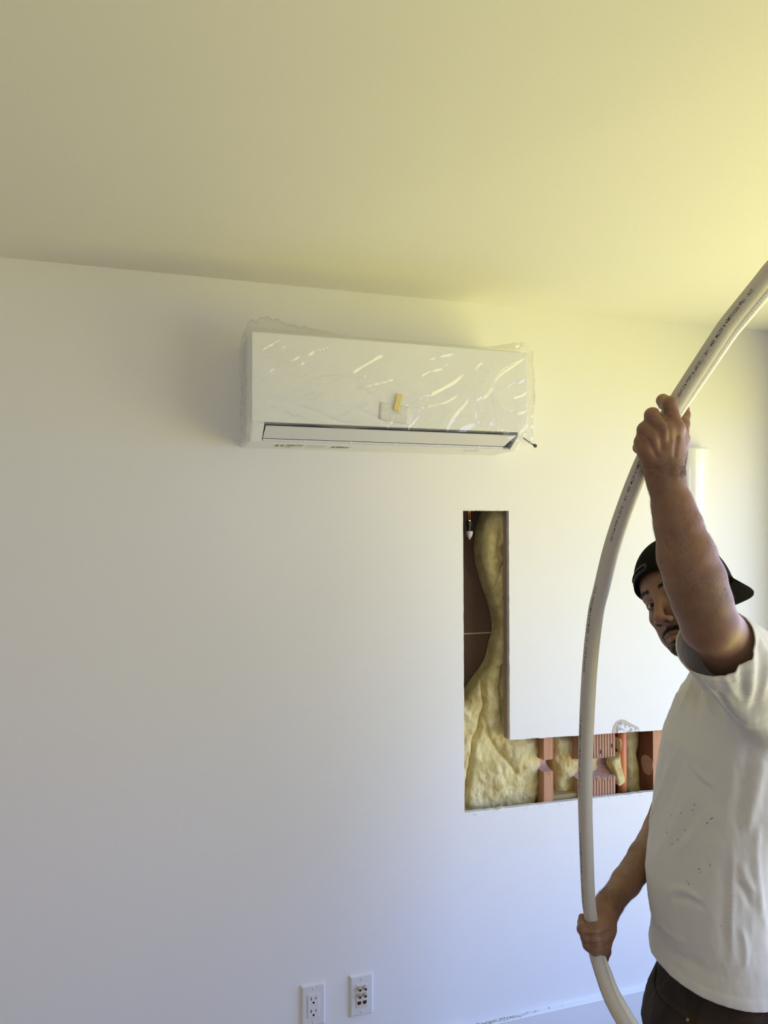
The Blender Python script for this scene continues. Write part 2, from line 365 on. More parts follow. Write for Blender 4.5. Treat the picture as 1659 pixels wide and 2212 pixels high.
def fold_disp(x, z):
    d = 0.0
    for p3, h_, w_ in fold_pts:
        q = np.hypot(p3[:, 0]-x, p3[:, 1]-z); i = int(q.argmin())
        if q[i] < 4*w_:
            s_ = i/39.0; taper = min(1, 5*s_+.05, 5*(1-s_)+.05)
            ww = w_*(.55+.45*taper); a_ = q[i]/ww
            d += h_*taper*math.exp(-a_*a_) if a_ < 3 else 0
    return d
vs, fs = [], []
def grid(nu, nv, fn):
    b0 = len(vs)
    for j in range(nv):
        for i in range(nu): vs.append(fn(i/(nu-1), j/(nv-1)))
    for j in range(nv-1):
        for i in range(nu-1): a_ = b0+j*nu+i; fs.append((a_, a_+1, a_+1+nu, a_+nu))
fx0, fx1 = ax0-.004, ax1+.006
def prof_xy(u):                       # wraps left side -> front -> right side
    L1, L2, L3 = .13, fx1-fx0, .13; s_ = u*(L1+L2+L3); yf = -.2095
    if s_ < L1: return fx0-.001, yf+(L1-s_), -1
    if s_ < L1+L2: return fx0+s_-L1, yf, 0
    return fx1+.001, yf+(s_-L1-L2), 1
def fsheet(u, v):
    x, y, side_ = prof_xy(u); z1 = 2.2585
    zbot = 2.010 + .006*mnoise.noise((x*9, 0, 3)) + (-.022 if x > .98 else (-.032*max(0, 1-(x-fx0)/.035) if x < .29 else 0))
    if side_ == 1: zbot = 1.985
    if side_ == -1: zbot = 1.972
    z = zbot+(z1-zbot)*v
    c = min(abs(x-fx0), abs(fx1-x)); base = .0030*fbm(x-z*.9, z+x*.5, .06, 2) + .0022*max(0, mnoise.noise(((x+z*.9)*14+3*mnoise.noise((x*6, z*6, 0)), (z-x*.55)*70, 1)))*(.6+mnoise.noise((x*9, z*9, 5)))
    if side_ == 0:
        d = fold_disp(x, z) + base + .001; k = max(0, min(1, c/.012)); y2 = y - d*k + (1-k)*.006
        if z < 2.02 and .295 < x < .97: y2 = max(y2, -.2115)
        return (x, y2, z)
    amp = .006*(fbm(y*2, z, .035, 5)+.25) + .003*mnoise.noise((y*90, z*40, 4))
    loose = .013*max(0, fbm(y, z, .07, 8)+.55)*min(1, v*4+.3) if side_ == 1 else 0
    return (x + side_*(.001+abs(amp)+loose), y, z)
grid(470, 110, fsheet)
def tsheet(u, v):                     # top, puffed up into standing pleats at the two ends
    x = fx0+(fx1-fx0)*u; y = -.2085+.15*v
    lp = .030*math.exp(-((x-.285)/.05)**2) + .017*math.exp(-((x-.37)/.07)**2) + .004*math.exp(-((x-.45)/.05)**2); rp_ = .022*math.exp(-((x-1.045)/.045)**2) + .008*math.exp(-((x-.98)/.04)**2)
    k = math.sin(min(1, v/.35)*math.pi) if v < .35 else 0
    jag = 1+.45*mnoise.noise((x*70, 2, 1))
    return (x, y+.002*mnoise.noise((x*60, v*8, 2)), 2.2585 + .006*min(1, v*6) + (lp+rp_)*jag*max(k, .25*min(1, v*5)) + .0015*mnoise.noise((x*50, v*9, 7)))
grid(240, 26, tsheet)
film = pymesh('plastic_film', vs, fs, film_m, smooth=True)
tag(film, 'crinkled clear plastic film draped over the white air conditioner', 'plastic film')
# taped card under the film edge and the yellow masking tape
def quad_on_film(name, pts, off, m, parent, nsub=10):
    P4 = [W(x, y, -.2085) for x, y in pts]; g, ff_ = [], []
    for j in range(nsub+1):
        for i in range(nsub+1):
            u, v = i/nsub, j/nsub
            p = (P4[0]*(1-u)+P4[1]*u)*(1-v)+(P4[3]*(1-u)+P4[2]*u)*v
            g.append((p[0], (-.2105-off-max(0, fold_disp(p[0], p[2]))*.8-.0012*fbm(p[0], p[2], .03, 3)) if off > .001 else -.2084, p[2]))
    for j in range(nsub):
        for i in range(nsub): a_ = j*(nsub+1)+i; ff_.append((a_, a_+1, a_+nsub+2, a_+nsub+1))
    ob = pymesh(name, g, ff_, m, parent, True)
    md = ob.modifiers.new('thickness', 'SOLIDIFY'); md.thickness = .0006; return ob
card_m = mat('thin_card', (.80, .80, .84), .5)
tape = quad_on_film('masking_tape', [(857, 851), (869, 854), (861, 889), (848, 886)], .0028, mat('masking_tape', (.74, .62, .26), .55, var=((.66, .55, .25), 300, (1, 1, 1), .2)), None)
tag(tape, 'short strip of yellow masking tape stuck on the wrapped front panel', 'tape')
card = quad_on_film('paper_slip', [(821, 868), (886, 880), (882, 918), (818, 905)], .0, card_m, None)
tag(card, 'small white paper slip under the yellow tape on the front panel', 'paper')
def text_mesh(name, body, size, m, parent=None, fn=None, bold=0.0, extr=.0002, sx=1.0):
    cu = bpy.data.curves.new(name, 'FONT'); cu.body = body; cu.size = size; cu.extrude = extr; cu.offset = bold; cu.resolution_u = 3
    cu.align_x = 'CENTER'; cu.align_y = 'CENTER'
    to = bpy.data.objects.new(name, cu); COL.objects.link(to); dg = bpy.context.evaluated_depsgraph_get()
    me = bpy.data.meshes.new_from_object(to.evaluated_get(dg)); bpy.data.objects.remove(to); bpy.data.curves.remove(cu)
    for v in me.vertices: v.co = Vector(fn(v.co.x*sx, v.co.y, v.co.z))
    me.name = name; me.materials.clear()
    return newobj(name, me, m, parent)
tcx = W(854, 892, -.2135)
text_mesh('printed_word', 'CONICS', .0075, mat('pale_print', (.56, .55, .57), .5), card,
          lambda x, y, z: (tcx[0]+x*1.25, -.2091-z*.2, tcx[2]+y))

# ---- black cable tie poking out at the right end
tie = thing('cable_tie', 'black plastic cable tie poking out at the lower right corner of the air conditioner', 'cable tie', tuple(W(1117, 938, -.19)))
pa, pb = W(1112, 936, -.198), W(1156, 963, -.175)
bm = bmesh.new(); pts = spline([pa, pa+(pb-pa)*.35+np.array((0, -.001, .0015)), pa+(pb-pa)*.7, pb], 20)
tube(bm, pts, .0022, 8, sq=.45); rel(tie, obj('strap', bm, dark_m, smooth=True))
bm = bmesh.new(); fs_ = box(bm, -.0048, .0048, -.003, .003, -.0045, .0045, .0008)
Mh = Matrix.Translation(Vector(pb)) @ (Vector(pb-pa).to_track_quat('X', 'Z')).to_matrix().to_4x4()
bmesh.ops.transform(bm, matrix=Mh, verts=bm.verts); rel(tie, obj('head', bm, dark_m))

# ================================================================== WALL SCONCE
sc_m = mat('opal_glass', (.84, .85, .88), .12, coat=.6)
scx = 1.790
sconce = thing('wall_sconce', 'glossy white tapered half-round wall sconce beside the raised forearm', 'wall light', (scx, 0, 1.68))
vs, fs = [], []
prof = [(0.046, 1.672), (.050, 1.69), (.056, 1.80), (.0605, 1.90), (.0645, 1.995), (.0668, 2.000), (.0668, 2.010), (.0635, 2.011), (.061, 2.0), (.055, 1.86), (.048, 1.70)]
ns = 28
for r_, z_ in prof:
    for k in range(ns+1):
        a_ = math.pi*k/ns; vs.append((scx+r_*math.cos(a_), -r_*1.0*math.sin(a_)-.001, z_))
for j in range(len(prof)-1):
    for k in range(ns): a_ = j*(ns+1)+k; fs.append((a_, a_+1, a_+ns+2, a_+ns+1))
rel(sconce, pymesh('shade', vs, fs, sc_m, None, True))
bm = bmesh.new(); box(bm, scx-.04, scx+.04, -.012, 0, 1.72, 1.96, .002); rel(sconce, obj('backplate', bm, trim_paint))

# ================================================================== WALL PLATES
plate_m = mat('plate_plastic', (.72, .72, .72), .32); slot_m = mat('slot_dark', (.02, .018, .016), .6)
insert_m = mat('receptacle_plastic', (.74, .73, .72), .3); almond_m = mat('almond_insert', (.72, .66, .56), .35)
steel_m = mat('nickel_plated', (.62, .60, .57), .28, metal=1)
def face_plate(parent, x, z, w_=.073, h_=.1215):
    bm = bmesh.new(); b_ = .0055
    o4 = [(-w_/2, -h_/2), (w_/2, -h_/2), (w_/2, h_/2), (-w_/2, h_/2)]
    lay = [(0, 0), (-.0020, 0), (-.0072, b_*.75), (-.0080, b_*1.15)]
    rings = [[bm.verts.new((x+px_*(1-2*i_/w_), y_, z+pz_*(1-2*i_/h_))) for px_, pz_ in o4] for y_, i_ in lay]
    for a, b in zip(rings, rings[1:]):
        for k in range(4): bm.faces.new((a[k], a[(k+1) % 4], b[(k+1) % 4], b[k]))
    bm.faces.new(rings[-1]); bmesh.ops.recalc_face_normals(bm, faces=bm.faces)
    p = rel(parent, obj('cover_plate', bm, plate_m))
    for s_ in (-1, 1):
        bm = bmesh.new(); Mx = Matrix.Translation((x, -.0080, z+s_*.0475)) @ Matrix.Rotation(math.radians(90), 4, 'X')
        lathe(bm, [(.0030, 0), (.0030, .0010), (.0018, .0017)], Mx, 16)
        box(bm, x-.0004, x+.0004, -.0101, -.0096, z+s_*.0475-.0024, z+s_*.0475+.0024)
        rel(parent, obj('screw', bm, plate_m))
        bm = bmesh.new(); box(bm, x-.00035, x+.00035, -.0104, -.0098, z+s_*.0475-.0022, z+s_*.0475+.0022)
    return p
ox, oz = .459, .349
outlet = thing('duplex_outlet', 'white duplex power outlet with two three-pin sockets, the left of the two wall plates', 'power outlet', (ox, 0, oz))
face_plate(outlet, ox, oz)
bm = bmesh.new(); box(bm, ox-.0172, ox+.0172, -.0102, -.006, oz-.0338, oz+.0338, .0012); rel(outlet, obj('socket_body', bm, insert_m))
for s_ in (-1, 1):
    bm = bmesh.new(); zc_ = oz+s_*.0178+.003
    box(bm, ox-.0082, ox-.0058, -.0105, -.0098, zc_-.0045, zc_+.0045); box(bm, ox+.0058, ox+.0078, -.0105, -.0098, zc_-.0036, zc_+.0036)
    Mx = Matrix.Translation((ox, -.0098, zc_-.0115)) @ Matrix.Rotation(math.radians(90), 4, 'X')
    lathe(bm, [(.0028, 0), (.0028, .0007)], Mx, 14); box(bm, ox-.0028, ox+.0028, -.0105, -.0098, zc_-.0145, zc_-.0115)
    rel(outlet, obj('socket_holes', bm, slot_m))
dx, dz_ = .605, .350
dp = thing('media_wall_plate', 'white wall plate with four silver coaxial jacks above two data ports', 'media outlet', (dx, 0, dz_))
face_plate(dp, dx, dz_)
bm = bmesh.new(); box(bm, dx-.0172, dx+.0172, -.0100, -.006, dz_-.0338, dz_+.0338, .0010); rel(dp, obj('jack_insert', bm, almond_m))
for cx_ in (-.0085, .0085):
    for cz_ in (.0235, .0030):
        bm = bmesh.new(); Mx = Matrix.Translation((dx+cx_, -.0098, dz_+cz_)) @ Matrix.Rotation(math.radians(90), 4, 'X')
        lathe(bm, [(.0062, 0), (.0062, .0024), (.0048, .0028), (.0048, .0105), (.0044, .0110), (.0030, .0110), (.0028, .0060)], Mx, 20)
        rel(dp, obj('coaxial_jack', bm, steel_m, smooth=False))
        bm = bmesh.new(); lathe(bm, [(.0027, .0062), (.0027, .0068)], Mx, 12)
        rel(dp, obj('jack_hole', bm, slot_m))
    bm = bmesh.new(); zc_ = dz_-.0195; x_ = dx+cx_
    box(bm, x_-.0072, x_+.0072, -.0106, -.0098, zc_-.0085, zc_+.0085, .0006); rel(dp, obj('data_port', bm, almond_m))
    bm = bmesh.new()
    f = [bm.verts.new(p) for p in ((x_-.0056, -.0110, zc_+.0045), (x_+.0056, -.0110, zc_+.0045), (x_+.0056, -.0110, zc_-.002), (x_+.003, -.0110, zc_-.0055), (x_-.003, -.0110, zc_-.0055), (x_-.0056, -.0110, zc_-.002))]
    b = [bm.verts.new((v.co.x, -.0100, v.co.z)) for v in f]; bm.faces.new(f); [bm.faces.new((f[i], f[(i+1) % 6], b[(i+1) % 6], b[i])) for i in range(6)]
    rel(dp, obj('port_opening', bm, slot_m))
# ================================================================== smooth solid modelling for the person
class Solid:
    """a list of smoothly blended round cones, ellipsoids and stacked ellipses; meshed with surface nets"""
    def __init__(s): s.p = []
    def cone(s, a, b, ra, rb, k=.01, op=1):
        a, b = np.asarray(a, float), np.asarray(b, float)
        s.p.append(('c', (a, b, ra, rb), k, op, (a+b)/2, np.linalg.norm(a-b)/2+max(ra, rb))); return s
    def chain(s, pts, k=.006, first=None):
        for i, ((a, ra), (b, rb)) in enumerate(zip(pts, pts[1:])): s.cone(a, b, ra, rb, first if (first and i == 0) else k)
        return s
    def ell(s, c, r, A=np.eye(3), k=.01, op=1):
        s.p.append(('e', (np.asarray(c, float), np.asarray(r, float), np.asarray(A, float)), k, op, np.asarray(c, float), max(r))); return s
    def stack(s, zs, cs, rf, rl, f, l, k=.01, op=1):
        zs, cs, rf, rl = map(lambda q: np.asarray(q, float), (zs, cs, rf, rl)); c = cs.mean(0)
        s.p.append(('s', (zs, cs, rf, rl, f[:2], l[:2]), k, op, np.array((c[0], c[1], zs.mean())), np.hypot((zs[-1]-zs[0])/2, max(rl.max(), rf.max())+.08))); return s
    @staticmethod
    def prim(t, a, P):
        if t == 'c':
            A, B, ra, rb = a; ab = B-A; h = np.clip((P-A)@ab/(ab@ab+1e-12), 0, 1)
            return np.linalg.norm(P-A-h[:, None]*ab, axis=1)-(ra+(rb-ra)*h)
        if t == 'e':
            c, r, A = a; q = (P-c)@A.T; k0 = np.linalg.norm(q/r, axis=1); k1 = np.linalg.norm(q/(r*r), axis=1)
            return k0*(k0-1)/np.maximum(k1, 1e-9)
        zs, cs, rf, rl, f, l = a; z = P[:, 2]; zc = np.clip(z, zs[0], zs[-1])
        cx_ = np.interp(zc, zs, cs[:, 0]); cy_ = np.interp(zc, zs, cs[:, 1]); F_ = np.interp(zc, zs, rf); L_ = np.interp(zc, zs, rl)
        dx_, dy_ = P[:, 0]-cx_, P[:, 1]-cy_; u = dx_*f[0]+dy_*f[1]; v = dx_*l[0]+dy_*l[1]
        n_ = 2.05; q = (np.abs(u/F_)**n_+np.abs(v/L_)**n_)**(1/n_); d = (q-1)*np.minimum(F_, L_); dz = np.abs(z-zc)
        return np.where(dz > 0, np.where(d > 0, np.hypot(d, dz), np.maximum(d, dz)), d)
    def ev(s, P, prims=None):
        d = np.full(len(P), 10.0)
        for t, a, k, op, c, R_ in (prims if prims is not None else s.p):
            e_ = s.prim(t, a, P)
            if op > 0: h = np.clip(.5+.5*(d-e_)/k, 0, 1); d = d*(1-h)+e_*h-k*h*(1-h)
            else: h = np.clip(.5-.5*(d+e_)/k, 0, 1); d = d*(1-h)-e_*h+k*h*(1-h)
        return d
    def near(s, c, R_): return [q for q in s.p if np.linalg.norm(q[4]-c) < q[5]+R_+q[2]*1.5+.01]
    def mesh(s, h, n=12):
        lo = np.min([q[4]-q[5] for q in s.p if q[3] > 0], axis=0)-4*h; hi = np.max([q[4]+q[5] for q in s.p if q[3] > 0], axis=0)+4*h
        nb = np.ceil((hi-lo)/(h*n)).astype(int); BR = h*n*.5*3**.5
        idx = np.stack(np.meshgrid(*[np.arange(m) for m in nb], indexing='ij'), -1).reshape(-1, 3)
        cen = lo+(idx+.5)*h*n; dc = s.ev(cen); idx = idx[(dc < BR*2.2+.01) & (dc > -BR*2.2-.02)]
        G = nb*n+2; key = lambda I: (I[..., 0]*G[1]+I[..., 1])*G[2]+I[..., 2]
        g = np.stack(np.meshgrid(*[np.arange(n+1)]*3, indexing='ij'), -1).reshape(-1, 3)
        K, V, Q = [], [], []
        cor = np.array([(i, j, k) for i in (0, 1) for j in (0, 1) for k in (0, 1)])
        eds = [(a, b) for a in range(8) for b in range(a+1, 8) if np.abs(cor[a]-cor[b]).sum() == 1]
        for b in idx:
            o = b*n; c = lo+(o+n/2)*h; pr = s.near(c, BR)
            if not pr: continue
            D = s.ev(lo+(g+o)*h, pr).reshape(n+1, n+1, n+1)
            if D.min() > 0 or D.max() < 0: continue
            I = D < 0; cc = np.stack([D[i:n+i, j:n+j, k:n+k] for i, j, k in cor], -1); ci = cc < 0
            act = ci.any(-1) & ~ci.all(-1); A = np.argwhere(act)
            if len(A) == 0: continue
            v = cc[act]; acc = np.zeros((len(A), 3)); cnt = np.zeros(len(A))
            for a_, b_ in eds:
                m = (v[:, a_] < 0) != (v[:, b_] < 0); t = np.where(m, v[:, a_]/np.where(m, v[:, a_]-v[:, b_], 1), 0)
                acc += np.where(m[:, None], cor[a_]+t[:, None]*(cor[b_]-cor[a_]), 0); cnt += m
            K.append(key(A+o)); V.append(lo+(A+o+acc/cnt[:, None])*h)
            for ax in range(3):
                sl = [slice(0, n)]*3; sh = list(sl); sh[ax] = slice(1, n+1)
                x0 = I[tuple(sl)]; x1 = I[tuple(sh)]; E_ = np.argwhere(x0 != x1)+o; fl = x0[x0 != x1]
                u = np.zeros(3, int); w_ = np.zeros(3, int); u[(ax+1) % 3] = 1; w_[(ax+2) % 3] = 1
                q = np.stack([key(E_-u-w_), key(E_-w_), key(E_), key(E_-u)], 1); q[~fl] = q[~fl][:, ::-1]; Q.append(q)
        K = np.concatenate(K); V = np.concatenate(V); Q = np.concatenate(Q)
        o_ = np.argsort(K); K = K[o_]; V = V[o_]; pos = np.searchsorted(K, Q); pos = np.clip(pos, 0, len(K)-1)
        ok = (K[pos] == Q).all(1); return V, pos[ok]
    def project(s, V, it=2, cell=.06):
        V = V.copy(); ids = np.floor(V/cell).astype(int); _, inv = np.unique(ids, axis=0, return_inverse=True); inv = inv.ravel()
        order = np.argsort(inv); cuts = np.flatnonzero(np.diff(inv[order]))+1; Nn = np.zeros_like(V)
        for grp in np.split(order, cuts):
            P = V[grp]; c = P.mean(0); pr = s.near(c, cell)
            for _ in range(it):
                d = s.ev(P, pr); e_ = 4e-4
                g = np.stack([(s.ev(P+np.eye(3)[i]*e_, pr)-s.ev(P-np.eye(3)[i]*e_, pr))/(2*e_) for i in range(3)], 1)
                gn = np.maximum(np.linalg.norm(g, axis=1), .3); P = P-np.clip(d/gn, -.003, .003)[:, None]*g/gn[:, None]
            V[grp] = P; Nn[grp] = g/gn[:, None]
        return V, Nn
def np_mesh(name, V, Q):
    me = bpy.data.meshes.new(name); me.vertices.add(len(V)); me.vertices.foreach_set('co', V.astype(np.float32).ravel())
    k = Q.shape[1]; me.loops.add(len(Q)*k); me.loops.foreach_set('vertex_index', Q.astype(np.int32).ravel())
    me.polygons.add(len(Q)); me.polygons.foreach_set('loop_start', np.arange(0, len(Q)*k, k, dtype=np.int32)); me.polygons.foreach_set('loop_total', np.full(len(Q), k, np.int32))
    me.update(calc_edges=True); me.validate(); return me
def coords(me): a = np.empty(len(me.vertices)*3, np.float32); me.vertices.foreach_get('co', a); return a.reshape(-1, 3).astype(float)
def refine(me, test, solid):          # subdivide where test(centres) is true, then pull onto the solid
    bm = bmesh.new(); bm.from_mesh(me); bm.faces.ensure_lookup_table()
    c = np.array([f.calc_center_median() for f in bm.faces]); m = test(c)
    es = {e for f, k in zip(bm.faces, m) if k for e in f.edges}
    bmesh.ops.subdivide_edges(bm, edges=list(es), cuts=1, use_grid_fill=True); bm.to_mesh(me); bm.free()
    V, _ = solid.project(coords(me), 2); me.vertices.foreach_set('co', V.astype(np.float32).ravel()); me.update()
# ================================================================== INSIDE THE WALL
wood_m = mat('fir_stud', (.56, .30, .17), .7, var=((.42, .20, .11), 5, (14, 14, 1), .3), bump=(60, .3, (6, 6, .6)))
cut_m = mat('fresh_cut_wood', (.60, .38, .32), .85, var=((.44, .27, .22), 30, (1, 1, 8), .3), bump=(90, .5, (1, 1, 5)))
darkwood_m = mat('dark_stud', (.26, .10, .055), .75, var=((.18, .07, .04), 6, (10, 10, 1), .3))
greywood_m = mat('weathered_strip', (.42, .33, .29), .8, var=((.34, .24, .19), 8, (30, 30, 1), .2))
sill_m = mat('blocking_wood', (.42, .33, .14), .8, var=((.34, .25, .11), 10, (1, 12, 12), .3))
def stud(name, label, xs, offs, z0, z1, y0, y1, bite=None, mats=(wood_m, cut_m), cat='stud'):
    prof = [(y1, z0, 0), (y1, z1, 0), (y0, z1, 1)]; bites = []
    if bite:
        zc_, hh, dd, skew = bite; nb = 14
        for k in range(nb+1):
            t = k/nb; a_ = math.pi*t
            bites.append(len(prof)); prof.append((y0+dd*(math.sin(a_)**.7), zc_+hh*math.cos(a_)-skew*math.sin(a_), 1 if k in (0, nb) else .4))
    prof.append((y0, z0, 1)); n = len(prof); bm = bmesh.new(); rings = []
    for x, o in zip(xs, offs): rings.append([bm.verts.new((x, y+o*k, z)) for y, z, k in prof])
    for a, b in zip(rings, rings[1:]):
        for i in range(n):
            f = bm.faces.new((a[i], a[(i+1) % n], b[(i+1) % n], b[i]))
            if i in bites[:-1]: f.material_index = 1
    for ring_ in (rings[0], rings[-1]):
        fr_ = ring_[2:]; bk_ = [bm.verts.new((v.co.x, y1, v.co.z)) for v in fr_]
        for i in range(len(fr_)-1): bm.faces.new((fr_[i], fr_[i+1], bk_[i+1], bk_[i]))
    return tag(obj(name, bm, list(mats)), label, cat)
def xat(px, y, py=1680): return W(px, py, y)[0]
def zat(px, py, y): return W(px, py, y)[2]
YF = .0165
zlo, zhi = .70, 1.20
a0, a1 = xat(1174.5, YF), xat(1195.5, YF)
stud('wall_stud', 'narrow orange-brown wall stud notched for pipe, left of the white tubing', [a0, a0+.0015, a1-.006, a1-.004, a1], [.001, 0, 0, .0012, 0], zlo, zhi, YF, .149,
     (.5*(zat(1185, 1641, YF)+zat(1185, 1667, YF)), .5*(zat(1185, 1641, YF)-zat(1185, 1667, YF)), .050, 0))
b0, b1 = xat(1252, YF), xat(1330, YF); nr = 13; xs, of = [], []
for k in range(nr):
    xx = b0+(b1-b0)*k/nr; d_ = (b1-b0)/nr; xs += [xx, xx+d_*.18, xx+d_*.82, xx+d_*.94]; of += [.0045, 0, .0004, .0045]
xs.append(b1); of.append(.0015)
studB = stud('laminated_wall_post', 'wide grooved wood post with a chewed-out notch, right of the white tubing', xs, of, zlo, zhi, YF, .149,
     (.5*(zat(1310, 1636, YF)+zat(1310, 1679, YF)), .5*(zat(1310, 1636, YF)-zat(1310, 1679, YF)), .055, 0),
     mats=(mat('laminated_wood', (.50, .30, .21), .8, var=((.40, .22, .14), 7, (9, 9, 1), .3)), mat('chewed_wood', (.62, .40, .34), .9, var=((.40, .25, .20), 60, (1, 1, 3), .2), bump=(150, .9, (1, 1, 3)))), cat='wall post')
for (px_, py_) in ((1322, 1611), (1298, 1624)):      # knots
    bm = bmesh.new(); p = W(px_, py_, YF-.0006); Mx = Matrix.Translation(Vector(p)) @ Matrix.Rotation(math.radians(90), 4, 'X') @ Matrix.Diagonal((1, 2.3, 1, 1))
    lathe(bm, [(.0032, -.003), (.0030, .0004), (.001, .0008)], Mx, 12); obj('knot', bm, slot_m, studB)
bm = bmesh.new(); rr = random.Random(5)              # splinters hanging off the cut
for i in range(46):
    px_ = rr.uniform(1284, 1330); py_ = 1679+rr.uniform(-3, 2) if i % 3 else 1636+rr.uniform(-2, 3)
    p = W(px_, py_, YF-.002); q = p+np.array((rr.uniform(-.008, .006), rr.uniform(-.006, .002), rr.uniform(-.018, .004) if i % 3 else rr.uniform(-.004, .008)))
    tube(bm, [p, (p+q)/2+np.array((0, -.001, .001)), q], [.0009, .0007, .0002], 4)
for i in range(8):
    p = W(rr.uniform(1176, 1195), 1667+rr.uniform(-2, 2), YF); q = p+np.array((rr.uniform(-.006, .004), rr.uniform(-.006, 0), rr.uniform(-.016, .002)))
    tube(bm, [p, q], [.0008, .0002], 4)
obj('splinters', bm, mat('splinter_wood', (.66, .47, .38), .9), studB)['kind'] = 'stuff'
c0, c1 = xat(1411, YF), xat(1436, YF)
studC = stud('corner_wall_stud', 'dark red-brown wall stud at the right end of the cut, beside the person', [c0, c1], [0, 0], zlo, zhi, YF, .149,
     None, mats=(wood_m, cut_m))
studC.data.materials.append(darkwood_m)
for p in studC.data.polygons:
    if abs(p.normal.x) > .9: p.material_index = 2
# pale oval where a bit came through the side of the stud
ctr = np.array((c0-.0012, .048, zat(1396, 1652, .05)))
bm = bmesh.new(); vv = [bm.verts.new((c0-.0015, ctr[1]+.031*math.cos(t)*(1+.1*math.sin(3*t)), ctr[2]+.036*math.sin(t)*(1+.08*math.cos(2*t)))) for t in (2*math.pi*k/28 for k in range(28))]
v2 = [bm.verts.new((c0+.002, v.co.y, v.co.z)) for v in vv]; bm.faces.new(vv); [bm.faces.new((vv[i], vv[(i+1) % 28], v2[(i+1) % 28], v2[i])) for i in range(28)]
bmesh.ops.recalc_face_normals(bm, faces=bm.faces); obj('drilled_oval', bm, cut_m, studC)
# orange round pipe
pxc = xat(1343.5, .055); bm = bmesh.new(); tube(bm, [(pxc, .055, .66), (pxc, .055, .9), (pxc, .055, 1.25)], .0162, 28, up=(1, 0, 0))
tag(obj('orange_pipe', bm, mat('orange_plastic', (.60, .19, .075), .35), smooth=True), 'smooth orange round pipe standing upright inside the wall cut', 'pipe')
# furring strip along the right side of the tall slot
bm = bmesh.new(); fx = xb-.0005
for (y0_, y1_, dx_) in ((.0165, .024, .0), (.0245, .031, .0012), (.0315, .040, .0003)): box(bm, fx+dx_, fx+.03, y0_, y1_, zi+.003, zt+.2, .0006)
tag(obj('furring_strip', bm, greywood_m), 'grey-brown wood strip edging the right side of the tall slot', 'wood strip')
# horizontal blocking under the insulation
bm = bmesh.new(); box(bm, a1, b0, .03, .149, .78, .852, .001)
tag(obj('wood_blocking', bm, sill_m), 'horizontal wood block at the bottom of the wall cut, right of the notched stud', 'wood block')
# seam tape across the brown lining
bm = bmesh.new(); p, q = W(985, 1370, .148), W(1085, 1367, .148); box(bm, p[0], q[0], .1475, .1500, p[2]-.0022, p[2]+.0022)
tag(obj('lining_seam', bm, mat('seam_tape', (.50, .43, .36), .7)), 'pale horizontal seam strip across the brown lining in the tall slot', 'seam strip')
# ---- pipe stub with black and white caps, and a loose wire
PV = thing('capped_pipe', 'copper pipe stub with black valve and white stepped cap in the top of the slot', 'pipe fitting', tuple(W(1013, 1120, .07)))
pc = W(1014, 1135, .07); k_ = .00143
zz = lambda py: W(1014, py, .07)[2]
copper = mat('copper', (.55, .25, .12), .35, metal=1); brass = mat('brass', (.60, .48, .22), .35, metal=1); capw = mat('white_cap', (.62, .58, .57), .5)
def vrod(bm, x, z0, z1, r, seg=16): tube(bm, [(x, .07, z0), (x, .07, (z0+z1)/2), (x, .07, z1)], r, seg, up=(1, 0, 0))
bm = bmesh.new(); vrod(bm, pc[0]+.0018, zz(1122), 1.88, .0025); vrod(bm, pc[0]-.0035, zz(1122), 1.88, .0022); rel(PV, obj('copper_tube', bm, copper, smooth=True))
bm = bmesh.new(); Mx = Matrix.Translation((pc[0]-.001, .07, zz(1126.5))); lathe(bm, [(.0062, 0), (.0062, .0045), (.004, .0062)], Mx, 6); rel(PV, obj('brass_nut', bm, brass))
bm = bmesh.new(); Mx = Matrix.Translation((pc[0]-.0015, .07, zz(1151.5)))
lathe(bm, [(.0050, 0), (.0062, .008), (.0066, .018), (.0088, .024), (.0096, .0375), (.0088, .0385)], Mx, 24); rel(PV, obj('valve_cap', bm, dark_m, smooth=False))
bm = bmesh.new(); Mx = Matrix.Translation((pc[0], .07, zz(1166)))
lathe(bm, [(.0008, 0), (.0030, .002), (.0032, .006), (.0062, .007), (.0066, .010), (.0085, .011), (.0090, .0155), (.0108, .0165), (.0112, .028), (.0090, .028), (.0085, .018)], Mx, 24); rel(PV, obj('white_cap', bm, capw, smooth=False))
bm = bmesh.new(); pts = spline([W(990, 1165, .09), W(1003, 1203, .09), W(1010, 1225, .085), W(1016, 1245, .08)], 20); tube(bm, pts, .0017, 8)
tag(obj('loose_wire', bm, dark_m, smooth=True), 'short stiff black wire slanting across the brown lining', 'wire')
# ---- fibreglass batts
fib = mat('fibreglass', (.54, .43, .16), .95, var=((.78, .70, .38), 26, (1, 1, 1), .2), bump=(150, 1.0, (1.6, 1, .6)))
def inpoly(x, z, P):
    c = False; n = len(P); j = n-1
    for i in range(n):
        if (P[i][1] > z) != (P[j][1] > z) and x < (P[j][0]-P[i][0])*(z-P[i][1])/(P[j][1]-P[i][1])+P[i][0]: c = not c
        j = i
    return c
def segd(X, Z, pl, full=False):
    d = np.full(X.shape, 9.0)
    nx, nz_ = X.copy(), Z.copy()
    for (x0, z0), (x1, z1) in zip(pl, pl[1:]):
        vx, vz = x1-x0, z1-z0; L = vx*vx+vz*vz+1e-12
        t = np.clip(((X-x0)*vx+(Z-z0)*vz)/L, 0, 1); e_ = np.hypot(X-x0-t*vx, Z-z0-t*vz); m = e_ < d
        d = np.where(m, e_, d); nx = np.where(m, x0+t*vx, nx); nz_ = np.where(m, z0+t*vz, nz_)
    return (d, nx, nz_) if full else d
